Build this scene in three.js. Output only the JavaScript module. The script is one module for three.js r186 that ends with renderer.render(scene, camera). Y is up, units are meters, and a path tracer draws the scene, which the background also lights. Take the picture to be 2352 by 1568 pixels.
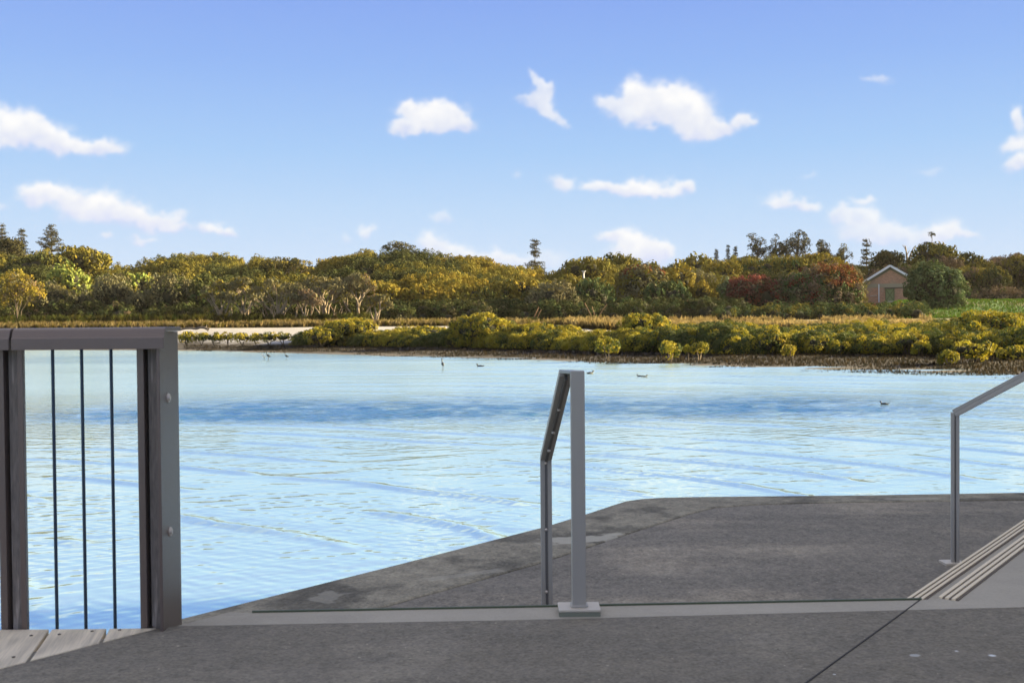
import * as THREE from 'three';
import { mergeGeometries } from 'three/addons/utils/BufferGeometryUtils.js';
import { RoundedBoxGeometry } from 'three/addons/geometries/RoundedBoxGeometry.js';

// ---------- camera, sky, sun, exposure ----------
const EYE = 1.12, F = 2400, HORIZON = 740;            // eye height (m); the photograph is 2352 px wide on this scale
const scene = new THREE.Scene();
const camera = new THREE.PerspectiveCamera(2 * Math.atan(784 / F) * 180 / Math.PI, 1024 / 682, 0.1, 6000);
camera.position.set(0, EYE, 0);
camera.rotation.set(-1.05 * Math.PI / 180, 0, -0.5 * Math.PI / 180);
camera.updateMatrixWorld(true);
camera.focus = 80; camera.userData.fStop = 9;
const EXPOSURE = 4.8;
const renderer = new THREE.WebGLRenderer({ antialias: true });
renderer.setSize(1024, 682);
renderer.toneMapping = THREE.LinearToneMapping;
renderer.toneMappingExposure = EXPOSURE;
renderer.shadowMap.enabled = true;
const SUN_DIR = new THREE.Vector3(0.94, 0.27, -0.19).normalize();
const sun = new THREE.DirectionalLight(new THREE.Color(1, 0.81, 0.46), 5);
sun.position.copy(SUN_DIR).multiplyScalar(400).add(new THREE.Vector3(0, 0, -100));
sun.target.position.set(0, 0, -100);
sun.castShadow = true; sun.shadow.radius = 5;
Object.assign(sun.shadow.camera, { left: -220, right: 220, top: 120, bottom: -120, near: 1, far: 900 });
sun.shadow.mapSize.set(4096, 4096);
scene.add(sun, sun.target);

scene.fog = new THREE.FogExp2(new THREE.Color(1, 0.90, 0.74), 0.00008);

// ---------- random numbers and noise ----------
function rng(seed) { let s = seed | 0; return () => { s = (s + 0x6d2b79f5) | 0; let t = Math.imul(s ^ (s >>> 15), 1 | s); t = (t + Math.imul(t ^ (t >>> 7), 61 | t)) ^ t; return ((t ^ (t >>> 14)) >>> 0) / 4294967296; }; }
let R = rng(7);
const rr = (a, b) => a + (b - a) * R();
function hash(x, y, s) { let h = Math.imul(x, 374761393) + Math.imul(y, 668265263) + Math.imul(s, 1274126177); h = Math.imul(h ^ (h >>> 13), 1274126177); return ((h ^ (h >>> 16)) >>> 0) / 4294967296; }
function vnoise(x, y, s = 0) {
  const ix = Math.floor(x), iy = Math.floor(y), fx = x - ix, fy = y - iy, u = fx * fx * (3 - 2 * fx), v = fy * fy * (3 - 2 * fy);
  const a = hash(ix, iy, s), b = hash(ix + 1, iy, s), c = hash(ix, iy + 1, s), d = hash(ix + 1, iy + 1, s);
  return a + (b - a) * u + (c - a) * v + (a - b - c + d) * u * v;
}
function fbm(x, y, o = 4, s = 0) { let a = 0.5, t = 0, n = 0; for (let i = 0; i < o; i++) { t += a * vnoise(x, y, s + i); n += a; a *= 0.5; x = x * 2.03 + 17.1; y = y * 2.03 + 9.7; } return t / n; }
const clamp = (x, a = 0, b = 1) => Math.min(b, Math.max(a, x)), lerp = (a, b, t) => a + (b - a) * t;
const sstep = (a, b, x) => { const t = clamp((x - a) / (b - a)); return t * t * (3 - 2 * t); };
function table(pts) { return (x) => { if (x <= pts[0][0]) return pts[0][1]; for (let i = 1; i < pts.length; i++) if (x <= pts[i][0]) return lerp(pts[i - 1][1], pts[i][1], (x - pts[i - 1][0]) / (pts[i][0] - pts[i - 1][0])); return pts[pts.length - 1][1]; }; }
const lin = (c) => { c /= 255; return c <= 0.04045 ? c / 12.92 : ((c + 0.055) / 1.055) ** 2.4; };
const C = (r, g, b) => new THREE.Color().setRGB(r, g, b);

// ---------- the sky: clear blue with small fair-weather clouds all round, added bright cloud overhead ----------
{
  const W = 4096, H = 2048, data = new Float32Array(W * H * 4);
  // elevation (degrees) -> colour of the clear air
  const stops = [[0, 210, 228, 250], [3.2, 206, 226, 250], [6.2, 190, 218, 249], [9.2, 170, 206, 248], [13.6, 150, 186, 245], [17.5, 138, 171, 241], [30, 116, 152, 228], [60, 96, 134, 208], [90, 88, 126, 198]];
  const chan = [1, 2, 3].map((k) => table(stops.map((s) => [s[0], lin(s[k])])));
  const clouds = [];   // azimuth offset, puffs [x, y, rx, ry, strength]
  const own = [
    [0, 285, 62, 50, 1], [50, 287, 60, 42, 1], [100, 305, 62, 36, 1], [150, 326, 55, 27, 1], [205, 340, 50, 19, .95], [262, 336, 45, 25, .95], [-60, 300, 60, 40, 1],
    [78, 442, 38, 36, .95], [122, 440, 45, 30, 1], [182, 465, 60, 40, 1], [244, 466, 55, 40, 1], [302, 490, 60, 30, 1], [362, 510, 60, 20, .95], [412, 520, 28, 12, .85], [402, 490, 38, 16, .7], [482, 521, 36, 15, .9], [530, 528, 25, 15, .9],
    [247, 535, 18, 9, .75], [335, 545, 38, 11, .75], [5, 467, 22, 11, .5], [240, 598, 25, 18, .7],
    [940, 255, 34, 22, .9], [985, 265, 50, 32, 1], [940, 294, 42, 15, .9], [1045, 263, 38, 32, 1], [1070, 288, 30, 18, .95], [1000, 295, 75, 19, .95],
    [1236, 176, 15, 20, .6], [1242, 196, 18, 16, .75], [1264, 206, 20, 20, .8], [1238, 222, 26, 22, .75], [1256, 236, 26, 20, .85], [1266, 256, 20, 18, .85], [1282, 276, 20, 13, .7], [1296, 290, 16, 8, .4], [1210, 234, 24, 9, .45], [1225, 246, 18, 12, .5],
    [1395, 240, 28, 19, .85], [1430, 256, 36, 21, .9], [1460, 215, 33, 40, 1], [1510, 235, 62, 42, 1], [1572, 250, 72, 48, 1], [1602, 295, 56, 40, 1], [1652, 302, 52, 24, 1], [1712, 282, 32, 21, .95], [1500, 275, 80, 25, .9],
    [1290, 430, 30, 21, .9], [1370, 438, 42, 15, .9], [1440, 441, 52, 17, .95], [1480, 430, 52, 25, 1], [1540, 441, 46, 17, .95], [1584, 437, 17, 19, .9],
    [1440, 555, 42, 32, .95], [1400, 550, 30, 13, .8], [1490, 580, 52, 28, .95], [1530, 574, 24, 22, .95], [1470, 592, 85, 22, .95],
    [990, 560, 44, 28, .8], [1040, 580, 60, 22, .8], [1110, 595, 72, 20, .75], [1165, 600, 44, 16, .7], [845, 535, 18, 26, .7], [1020, 500, 28, 22, .45], [800, 545, 14, 16, .3], [1250, 600, 60, 30, .4],
    [1795, 468, 38, 18, .85], [1852, 478, 36, 13, .85], [1990, 470, 34, 11, .75], [1930, 505, 38, 23, .7], [1985, 505, 48, 26, .75], [2040, 540, 52, 27, .7], [1980, 545, 62, 25, .65], [2100, 556, 62, 22, .6], [2170, 540, 46, 28, .85], [2212, 553, 42, 13, .75],
    [2342, 290, 18, 34, .9], [2330, 345, 38, 20, .9], [2344, 390, 45, 19, .9], [2400, 350, 60, 60, .95], [2025, 190, 28, 11, .45], [1990, 190, 14, 8, .3], [2130, 412, 30, 10, .28], [1855, 408, 24, 8, .25], [1200, 408, 12, 12, .3],
  ];
  clouds.push([0, own]);
  const q = rng(91);
  for (let k = 0; k < 26; k++) {     // the same kind of cloud in the other directions
    const set = [], cy = 60 + q() * 540, n = 4 + Math.floor(q() * 5), w = 60 + q() * 110;
    for (let i = 0; i < n; i++) { const s = 0.5 + 0.5 * q(); set.push([1176 + (q() - 0.5) * 2 * w, cy + (q() - 0.5) * 30, w * 0.45 * s, 34 * s, 0.8 + 0.2 * q()]); }
    clouds.push([(38 + q() * 284) * Math.PI / 180, set]);
  }
  const wrapPi = (a) => Math.atan2(Math.sin(a), Math.cos(a));
  const sunAz = Math.atan2(SUN_DIR.x, -SUN_DIR.z), cloudBits = clouds.map(([az, set]) => { const x0 = Math.min(...set.map((p) => p[0] - p[2] * 1.9)) - 60, x1 = Math.max(...set.map((p) => p[0] + p[2] * 1.9)) + 60; return { az, set, x0, x1 }; });
  for (let row = 0; row < H; row++) {
    const el = ((row + 0.5) / H - 0.5) * 180, elr = el * Math.PI / 180;
    const base = chan.map((f) => f(Math.max(0, el)));
    for (let col = 0; col < W; col++) {
      const a = ((col + 0.5) / W - 0.5) * 2 * Math.PI, x = Math.cos(elr) * Math.cos(a), z = Math.cos(elr) * Math.sin(a), y = Math.sin(elr);
      const az = Math.atan2(x, -z);
      let c = base.slice();
      const cs = x * SUN_DIR.x + y * SUN_DIR.y + z * SUN_DIR.z, glow = 0.55 * Math.exp(-(Math.acos(clamp(cs, -1, 1)) ** 2) / 0.10);   // warm air round the low sun
      c[0] += glow; c[1] += glow * 0.82; c[2] += glow * 0.45;
      if (el > 0 && el < 24) {
        let dens = 0, lift = 0, wsum = 1e-6, strength = 0;
        for (const cl of cloudBits) {
          const da = wrapPi(az - cl.az); if (Math.abs(da) > 1.1) continue;
          const px = 1176 + F * Math.tan(da), py = HORIZON - F * Math.tan(elr) / Math.cos(da);
          if (px < cl.x0 || px > cl.x1) continue;
          const wx = px + 34 * (fbm(px / 46, py / 40, 4, 3) - 0.5) + 16 * (fbm(px / 13, py / 12, 3, 8) - 0.5), wy = py + 34 * (fbm(px / 44 + 50, py / 40, 4, 5) - 0.5) + 15 * (fbm(px / 13, py / 12, 3, 12) - 0.5);
          for (const p of cl.set) {
            const ex = (wx - p[0]) / (p[2] * 1.22), ey0 = (wy - p[1]) / (p[3] * 1.22), ey = ey0 > 0 ? ey0 * 1.15 : ey0, r2 = ex * ex + ey * ey;
            if (r2 > 2.5) continue;
            const g = Math.exp(-r2 * 1.15);
            dens += g * g * 1.2; strength = Math.max(strength, p[4] * sstep(0.05, 0.45, g)); lift += g * -ey0; wsum += g;
          }
        }
        if (dens > 0.003) {
          const alpha = sstep(0.03, 0.95, dens + 0.30 * (fbm(az * 140, el * 2.6, 4, 21) - 0.5)) * strength;
          const top = clamp(0.55 + 0.75 * lift / wsum + 0.8 * (fbm(az * 90, el * 1.7, 3, 33) - 0.5));
          const cc = [lerp(lin(214), lin(254), top), lerp(lin(222), lin(254), top), lerp(lin(242), lin(254), top)];
          for (let k = 0; k < 3; k++) c[k] = lerp(c[k], Math.max(c[k], cc[k]), alpha);
        }
      }
      if (el > 19) {      // denser bright cloud added overhead to whiten the fill light and water reflections
        const kx = x / (y + 0.12) * 2.2, kz = z / (y + 0.12) * 2.2, f = fbm(kx + 31, kz + 12, 5, 61), alpha = (0.25 + 0.7 * sstep(0.43, 0.57, f)) * sstep(19, 29, el), top = clamp(0.6 + 1.2 * (fbm(kx * 2 + 5, kz * 2, 3, 66) - 0.4));
        const cc = [lerp(lin(226), lin(254), top), lerp(lin(228), lin(252), top), lerp(lin(240), lin(250), top)];
        for (let k = 0; k < 3; k++) c[k] = lerp(c[k], Math.max(c[k], cc[k]), alpha);
      }
      const o = (row * W + col) * 4;
      for (let k = 0; k < 3; k++) data[o + k] = c[k] / EXPOSURE;
      data[o + 3] = 1;
    }
  }
  const t = new THREE.DataTexture(data, W, H, THREE.RGBAFormat, THREE.FloatType);
  t.mapping = THREE.EquirectangularReflectionMapping; t.magFilter = THREE.LinearFilter; t.minFilter = THREE.LinearFilter; t.needsUpdate = true;
  scene.background = t; scene.environment = t;
}

// ---------- helpers ----------
const names = new Map();
function numbered(name) { const n = names.get(name) ?? 0; names.set(name, n + 1); return n ? `${name}_${String(n).padStart(3, '0')}` : name; }
function tag(o, label, category, group, kind) { if (label) o.userData.label = label; if (category) o.userData.category = category; if (group) o.userData.group = group; if (kind) o.userData.kind = kind; return o; }
function shade(o) { o.castShadow = o.receiveShadow = true; return o; }
function mesh(name, geo, mat, parent) { const m = shade(new THREE.Mesh(geo, mat)); m.name = parent ? name : numbered(name); (parent ?? scene).add(m); return m; }
function thing(name, label, category, pos = [0, 0, 0], turn = 0, group) { const g = new THREE.Group(); g.name = numbered(name); g.position.set(...pos); g.rotation.y = turn; scene.add(g); return tag(g, label, category, group); }
const structure = (o) => { o.userData.kind = 'structure'; return o; };
const E3 = new THREE.Vector3(), V = (x, y, z) => new THREE.Vector3(x, y, z);
// the point that the picture shows at (px, py), that many metres in front of the lens plane
function at(px, py, depth) { const v = V((px - 1176) / F, -(py - 784) / F, -1).applyQuaternion(camera.quaternion); v.multiplyScalar(depth / -v.z); return V(v.x, v.y + EYE, v.z); }
const xAt = (px, depth) => at(px, HORIZON, depth).x;
function plain(geo) { const g = geo.index ? geo.toNonIndexed() : geo; for (const k of Object.keys(g.attributes)) if (!['position', 'normal', 'uv'].includes(k)) g.deleteAttribute(k); return g; }
const merge = (list) => mergeGeometries(list.map(plain));
function box(w, h, d, x = 0, y = 0, z = 0, r = 0) { const g = r ? new RoundedBoxGeometry(w, h, d, 2, r) : new THREE.BoxGeometry(w, h, d); return g.translate(x, y, z); }
function bar(p0, p1, w, d, side, r = 0) {      // a bar from p0 to p1, w wide along side, d deep
  const ax = p1.clone().sub(p0), L = ax.length(); ax.normalize();
  const s = side.clone().addScaledVector(ax, -side.dot(ax)).normalize(), n = s.clone().cross(ax);
  return box(w, L, d, 0, 0, 0, r).applyMatrix4(new THREE.Matrix4().makeBasis(s, ax, n).setPosition(p0.clone().add(p1).multiplyScalar(0.5)));
}
function limb(p0, p1, r0, r1, bend, sides = 5, steps = 3) {
  const mid = p0.clone().add(p1).multiplyScalar(0.5).add(bend ?? V(0, 0, 0)), curve = new THREE.QuadraticBezierCurve3(p0, mid, p1);
  const pos = [], idx = [], fr = curve.getTangent(0), u = V(0, 0, 1).cross(fr); if (u.lengthSq() < 1e-4) u.set(1, 0, 0); u.normalize();
  for (let i = 0; i <= steps; i++) {
    const t = i / steps, p = curve.getPoint(t), tg = curve.getTangent(t), s = u.clone().addScaledVector(tg, -u.dot(tg)).normalize(), b = tg.clone().cross(s), r = lerp(r0, r1, t);
    for (let k = 0; k < sides; k++) { const a = k / sides * Math.PI * 2; pos.push(p.x + r * (Math.cos(a) * s.x + Math.sin(a) * b.x), p.y + r * (Math.cos(a) * s.y + Math.sin(a) * b.y), p.z + r * (Math.cos(a) * s.z + Math.sin(a) * b.z)); }
  }
  for (let i = 0; i < steps; i++) for (let k = 0; k < sides; k++) { const a = i * sides + k, b = i * sides + (k + 1) % sides; idx.push(a, b, a + sides, b, b + sides, a + sides); }
  const g = new THREE.BufferGeometry(); g.setAttribute('position', new THREE.Float32BufferAttribute(pos, 3)); g.setIndex(idx); g.computeVertexNormals();
  const n = g.toNonIndexed(); n.setAttribute('uv', new THREE.Float32BufferAttribute(new Float32Array(n.attributes.position.count * 2), 2)); return n;
}
function slab(pts, top, bottom, bevel = 0) {     // plan outline [[x, z], ...] between two heights, uv in metres
  const s = new THREE.Shape(pts.map(([x, z]) => new THREE.Vector2(x, -z)));
  const g = new THREE.ExtrudeGeometry(s, { depth: top - bottom - bevel, bevelEnabled: bevel > 0, bevelSize: bevel, bevelOffset: -bevel, bevelThickness: bevel, bevelSegments: 2, steps: 1 });
  g.rotateX(-Math.PI / 2); g.translate(0, bottom, 0);
  return g;
}
function worldUV(g, x0, z0, sx, sz) { const p = g.attributes.position, uv = new Float32Array(p.count * 2); for (let i = 0; i < p.count; i++) { uv[2 * i] = (p.getX(i) - x0) / sx; uv[2 * i + 1] = (z0 - p.getZ(i)) / sz; } g.setAttribute('uv', new THREE.BufferAttribute(uv, 2)); return g; }
function texture(W, H, fn, srgb, repeat = true) {  // fn(u, v) -> [r, g, b] linear (colour) or one number
  const d = new Uint8Array(W * H * 4), enc = (c) => 255 * clamp(srgb ? (c <= 0.0031308 ? 12.92 * c : 1.055 * c ** (1 / 2.4) - 0.055) : c);
  for (let y = 0; y < H; y++) for (let x = 0; x < W; x++) { const r = fn((x + 0.5) / W, (y + 0.5) / H), o = (y * W + x) * 4; if (typeof r === 'number') d[o] = d[o + 1] = d[o + 2] = enc(r); else for (let k = 0; k < 3; k++) d[o + k] = enc(r[k]); d[o + 3] = 255; }
  const t = new THREE.DataTexture(d, W, H); t.magFilter = THREE.LinearFilter; t.minFilter = THREE.LinearFilter; t.wrapS = t.wrapT = repeat ? THREE.RepeatWrapping : THREE.MirroredRepeatWrapping; if (srgb) t.colorSpace = THREE.SRGBColorSpace; t.needsUpdate = true; return t;
}
const std = (color, roughness = 0.8, metalness = 0, more = {}) => new THREE.MeshStandardMaterial({ color, roughness, metalness, ...more });

// ---------- ground seen from above: heights by bearing (picture column) and distance ----------
const shoreAt = table([[-2000, 95], [0, 93], [420, 87], [700, 74], [1000, 63.5], [1400, 52.5], [1700, 46], [2000, 41.5], [2352, 37.5], [4200, 36]]);
const mangroveAt = table([[-2000, 104], [0, 102], [420, 97], [700, 88], [1100, 75.5], [1400, 64], [1700, 56], [2000, 54.5], [2352, 49], [4200, 47]]);
const skyline = table([[-1200, 600], [-200, 585], [0, 578], [90, 570], [180, 573], [228, 588], [250, 618], [300, 606], [380, 592], [450, 587], [560, 592], [640, 590], [700, 615], [740, 611], [780, 586], [850, 580], [920, 575], [1000, 582], [1080, 589], [1130, 609], [1200, 616], [1270, 632], [1300, 612], [1380, 607], [1430, 600], [1480, 610], [1540, 612], [1600, 596], [1700, 596], [1760, 588], [1850, 592], [1930, 598], [1975, 622], [2030, 618], [2100, 605], [2160, 590], [2210, 600], [2260, 602], [2352, 592], [2700, 590], [3600, 600]]);
const RIDGE = 195;
const tallness = (u, py, d) => EYE + (HORIZON + (1176 - u) * 0.00873 - py) * d / F;    // height of what shows at row py
const footAt = table([[-1200, 128], [1200, 130], [1700, 134], [2000, 140], [2352, 138], [4000, 138]]);
function canopyTop(u, d) { const f = footAt(u), t = clamp((d - f) / (RIDGE - f)); return lerp(3.6, tallness(u, skyline(u), RIDGE), t ** 0.75); }
const bankH = (u, d) => 2.66 * sstep(1985, 2070, u) * sstep(130, 160, d);
function groundH(u, d) {
  const s = shoreAt(u), m = mangroveAt(u), f = footAt(u);
  if (d < s) return -1.03 - (s - d) * 0.05;
  if (d < m) return lerp(-1.03, -0.76, (d - s) / (m - s));
  const b = 108, hb = lerp(0.78, 0.05, sstep(1000, 1700, u)); if (d < b) return lerp(-0.76, hb, sstep(m, b, d) * 0.6 + 0.4 * clamp((d - m) / (b - m)));
  if (d < f) return lerp(hb, 1.15, sstep(b, b + 14, d)) + bankH(u, d);
  const hill = Math.max(1.15, tallness(u, skyline(u), RIDGE) - 5.5);
  return lerp(1.15, hill, sstep(lerp(f + 8, 178, sstep(1930, 1990, u)), RIDGE, d) * (u > 1960 ? 0.7 : 1)) + bankH(u, d) * (1 - sstep(170, RIDGE, d));
}
const ground = (px, depth) => { const x = xAt(px, depth); return V(x, groundH(px, depth), -depth); };
function fan(u0, u1, nu, ds, hf, colorf) {
  const pos = [], uv = [], col = [], idx = [], nd = ds.length;
  for (let j = 0; j < nd; j++) for (let i = 0; i <= nu; i++) {
    const u = lerp(u0, u1, i / nu), d = ds[j], x = (u - 1176) / F * d, h = hf(u, d, x);
    pos.push(x, h, -d); uv.push(x, d); if (colorf) col.push(...colorf(u, d, x, h));
  }
  for (let j = 0; j < nd - 1; j++) for (let i = 0; i < nu; i++) { const a = j * (nu + 1) + i, b = a + 1, c = a + nu + 1, e = c + 1; idx.push(a, b, e, a, e, c); }
  const g = new THREE.BufferGeometry(); g.setAttribute('position', new THREE.Float32BufferAttribute(pos, 3)); g.setAttribute('uv', new THREE.Float32BufferAttribute(uv, 2)); if (colorf) g.setAttribute('color', new THREE.Float32BufferAttribute(col, 3)); g.setIndex(idx); g.computeVertexNormals(); return g;
}
const steps = (a, b, n) => Array.from({ length: n + 1 }, (_, i) => a + (b - a) * i / n);

const groundGrain = texture(512, 512, (u, v) => { const n = 0.5 * vnoise(u * 128, v * 128, 4) + 0.5 * fbm(u * 24, v * 24, 3, 9), k = 0.72 + 0.5 * n; return [k * 0.9, k * 0.9, k * 0.9]; }, true);
groundGrain.repeat.set(0.25, 0.25);
{
  const ds = [...steps(20, 60, 30), ...steps(61, 125, 90), ...steps(126, 215, 60), 240, 300, 420, 700, 1500, 3500];
  const g = fan(-1900, 4250, 410, ds, (u, d, x) => d > 215 ? Math.max(1, groundH(u, 215) * (1 - sstep(215, 700, d))) : groundH(u, d) + (d > 60 ? 0.10 * (fbm(x * 0.25, d * 0.25, 3, 2) - 0.5) : 0.03 * (fbm(x * .7, d * .7, 3, 2) - .5)), (u, d, x, h) => {
    const m = mangroveAt(u), n = fbm(x * 0.5, d * 0.35, 3, 6);
    const mud = [0.040, 0.031, 0.023], wet = [0.13, 0.115, 0.10], sand = [0.42, 0.40, 0.385], dune = [0.22, 0.17, 0.08], soil = [0.05, 0.042, 0.024], grass = [0.07, 0.16, 0.018];
    let c = mud.slice(); const mix = (b, t) => { for (let k = 0; k < 3; k++) c[k] = lerp(c[k], b[k], t); };
    const s = shoreAt(u);
    mix(wet, (1 - sstep(s, s + 5, d + (n - 0.5) * 6)) * 0.8);  // paler waterline strip: reflective sheen of wet mud painted into the colour
    const sandy = 1 - sstep(1500, 1800, u);
    mix(sand, sstep(m + 1, m + 5, d + (n - 0.5) * 5) * sandy * (u < 700 ? 1 : sstep(94, 99, d)));
    mix(dune, sstep(107, 110, d + (n - 0.5) * 3) * 0.95);
    mix(soil, sstep(122, 127, d));
    mix(grass, sstep(2010, 2060, u) * sstep(118, 126, d + (n - .5) * 4) * (1 - sstep(172, 180, d)));
    const br = sstep(2010, 2060, u) * sstep(0.58, 0.72, fbm(x * 0.3, d * 0.12, 3, 44)) * sstep(120, 128, d) * (1 - sstep(170, 176, d)); mix([0.2, 0.13, 0.07], br * 0.8);
    return c;
  });
  structure(mesh('ground', g, std(0xffffff, 0.95, 0, { vertexColors: true, map: groundGrain, bumpMap: groundGrain, bumpScale: 0.05 })));
}

// ---------- water ----------
const WATER = -1.0;
{
  const size = 64, N = 2048, q = rng(5);
  // wind ripples: many short waves, crests mostly across the view; stronger where the gust roughens the surface
  const waves = []; for (let i = 0; i < 34; i++) { const L = 0.09 * 2 ** (q() * 2.2), a = (q() - 0.5) * 1.5 + (q() < 0.2 ? 0.6 : 0), kx = Math.round(size / L * Math.sin(a)), ky = Math.round(size / L * Math.cos(a)); waves.push([kx * 2 * Math.PI, ky * 2 * Math.PI, q() * 6.28, L ** 0.6]); }
  const norm = waves.reduce((s, w) => s + w[3], 0);
  const bump = texture(N, N, (u, v) => {
    const wx = u + 0.004 * vnoise(u * 30, v * 30, 60), wy = v + 0.004 * vnoise(u * 34 + 7, v * 30, 61);
    let h = 0; for (const w of waves) { h += w[3] * Math.sin(w[0] * wx + w[1] * wy + w[2]); }
    h = h / norm * 2.4;
    const x = (u - 0.5) * size, d = v * size, patch = 0.55 + 0.9 * fbm(x * 0.16 + 3, d * 0.10, 3, 70);
    const edge = 22.6 + 1.6 * (fbm(x * 0.22, 3, 3, 71) - 0.5) + 0.4 * (fbm(x * 2.2, d, 2, 76) - .5), gust = sstep(edge - 0.9, edge + 0.3, d) * (1 - sstep(edge + 1.2, edge + 9, d)) * sstep(-13, -7, x) * (1 - sstep(5, 14, x)) * (0.6 + 0.8 * fbm(x * 0.5, d * 1.6, 3, 73));
    const calm = 1 - 0.55 * sstep(0.5, 0.68, fbm(x * 0.05 + 9, d * 0.28, 3, 77));
    return clamp(0.5 + h * 0.20 * (patch * calm * 0.7 + 2.6 * gust));
  }, false);
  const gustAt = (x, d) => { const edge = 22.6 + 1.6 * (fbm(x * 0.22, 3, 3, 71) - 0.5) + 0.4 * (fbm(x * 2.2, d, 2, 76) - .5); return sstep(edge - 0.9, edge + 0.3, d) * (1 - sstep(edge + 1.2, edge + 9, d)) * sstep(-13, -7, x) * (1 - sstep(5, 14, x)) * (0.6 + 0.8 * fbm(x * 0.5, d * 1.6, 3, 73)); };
  const rough = texture(512, 1024, (u, v) => { const d = v * 128; return 0.07 + 0.06 * gustAt((u - 0.5) * size, d) + 0.06 * fbm(u * 9, v * 60, 3, 75) + 0.14 * sstep(18, 40, d); }, false); rough.repeat.set(1, 0.5);
  const waterGustTint = texture(1024, 2048, (u, v) => {  // water colour with darker sky reflection of the gust painted in as blue band
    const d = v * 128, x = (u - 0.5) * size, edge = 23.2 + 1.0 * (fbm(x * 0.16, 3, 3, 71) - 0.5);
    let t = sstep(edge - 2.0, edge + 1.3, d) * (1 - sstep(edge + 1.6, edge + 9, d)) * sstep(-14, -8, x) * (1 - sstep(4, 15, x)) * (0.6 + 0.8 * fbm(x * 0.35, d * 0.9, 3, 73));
    t *= 0.25 + 1.5 * fbm(x * 3, d * 2.2, 4, 74) * (0.4 + 1.2 * fbm(x * 0.5, d * 1.1, 2, 88));                      // ripple streaks break up the painted gust band
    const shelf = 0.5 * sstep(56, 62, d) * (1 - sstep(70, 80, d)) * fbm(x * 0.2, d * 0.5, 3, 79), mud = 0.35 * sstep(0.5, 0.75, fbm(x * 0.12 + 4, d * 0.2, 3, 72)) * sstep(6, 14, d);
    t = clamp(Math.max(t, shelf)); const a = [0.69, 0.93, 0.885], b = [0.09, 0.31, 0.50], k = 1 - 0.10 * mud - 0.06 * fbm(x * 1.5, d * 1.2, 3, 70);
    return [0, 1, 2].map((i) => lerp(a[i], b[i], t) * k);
  }, true); waterGustTint.repeat.set(1, 0.5);
  const chopQ = rng(15), chops = Array.from({ length: 18 }, () => { const L = 0.42 * 2 ** (chopQ() * 1.5), a = (chopQ() - 0.5) * 1.7; return [2 * Math.PI / L * Math.sin(a), 2 * Math.PI / L * Math.cos(a), chopQ() * 6.28, L]; });
  const chop = (x, d) => { let h = 0; for (const w of chops) h += w[3] * (1 - sstep(20, 46, d / w[3] * 0.7)) * Math.sin(w[0] * x + w[1] * d + w[2]); return h * (0.0004 + 0.0060 * gustAt(x, d) + 0.0007 * sstep(0.45, 0.7, fbm(x * 0.07, d * 0.13, 3, 78))); };
  const rings = (x, z) => {     // a boat's old wake: thin crests on wide circles, coming in from the left
    const dx = x + 11, dz = z + 2, r = Math.hypot(dx, dz), a = Math.atan2(dx, -dz), s = r / 1.42 + 0.5 * (fbm(a * 6, r * 0.08, 2, 80) - 0.5), k = Math.floor(s), f = s - k - 0.5;
    const amp = 0.031 * sstep(0.34, 0.58, fbm(a * 9 + k * 3.7, k * 1.3, 3, 81)) * sstep(4, 9, r) * (1 - sstep(50, 85, r)) * sstep(0.05, 0.35, a);
    return amp * (Math.exp(-(f * f) / 0.006) - 0.35 * Math.exp(-((f - 0.14) ** 2) / 0.012));
  };
  const far = [(x, z) => { const d = -z, s = d / 2.3 + x * 0.05 + 0.7 * (fbm(x * 0.07, d * 0.1, 2, 84) - 0.5), k = Math.floor(s), f = s - k - 0.5; return 0.048 * sstep(0.36, 0.58, fbm(x * 0.09 + k * 5.1, k * 2.2, 3, 86)) * sstep(30, 36, d) * (1 - sstep(60, 72, d)) * sstep(-18, 8, x + (d - 30) * 0.3) * Math.exp(-(f * f) / 0.02); }][0];
  const ds = []; for (let d = 4.2; d < 112; d *= 1.0042) ds.push(d);
  const mat = new THREE.MeshPhysicalMaterial({ color: 0xffffff, map: waterGustTint, roughness: 1, roughnessMap: rough, metalness: 0.78, ior: 1.5, bumpMap: bump, bumpScale: 0.036 });
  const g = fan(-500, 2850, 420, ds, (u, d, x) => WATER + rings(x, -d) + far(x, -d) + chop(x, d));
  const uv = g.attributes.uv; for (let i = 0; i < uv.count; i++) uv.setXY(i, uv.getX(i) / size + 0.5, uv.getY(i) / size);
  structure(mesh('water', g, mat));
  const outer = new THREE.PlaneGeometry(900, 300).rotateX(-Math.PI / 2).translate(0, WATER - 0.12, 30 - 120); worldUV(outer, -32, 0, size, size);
  structure(mesh('water', outer, mat));
}

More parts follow.
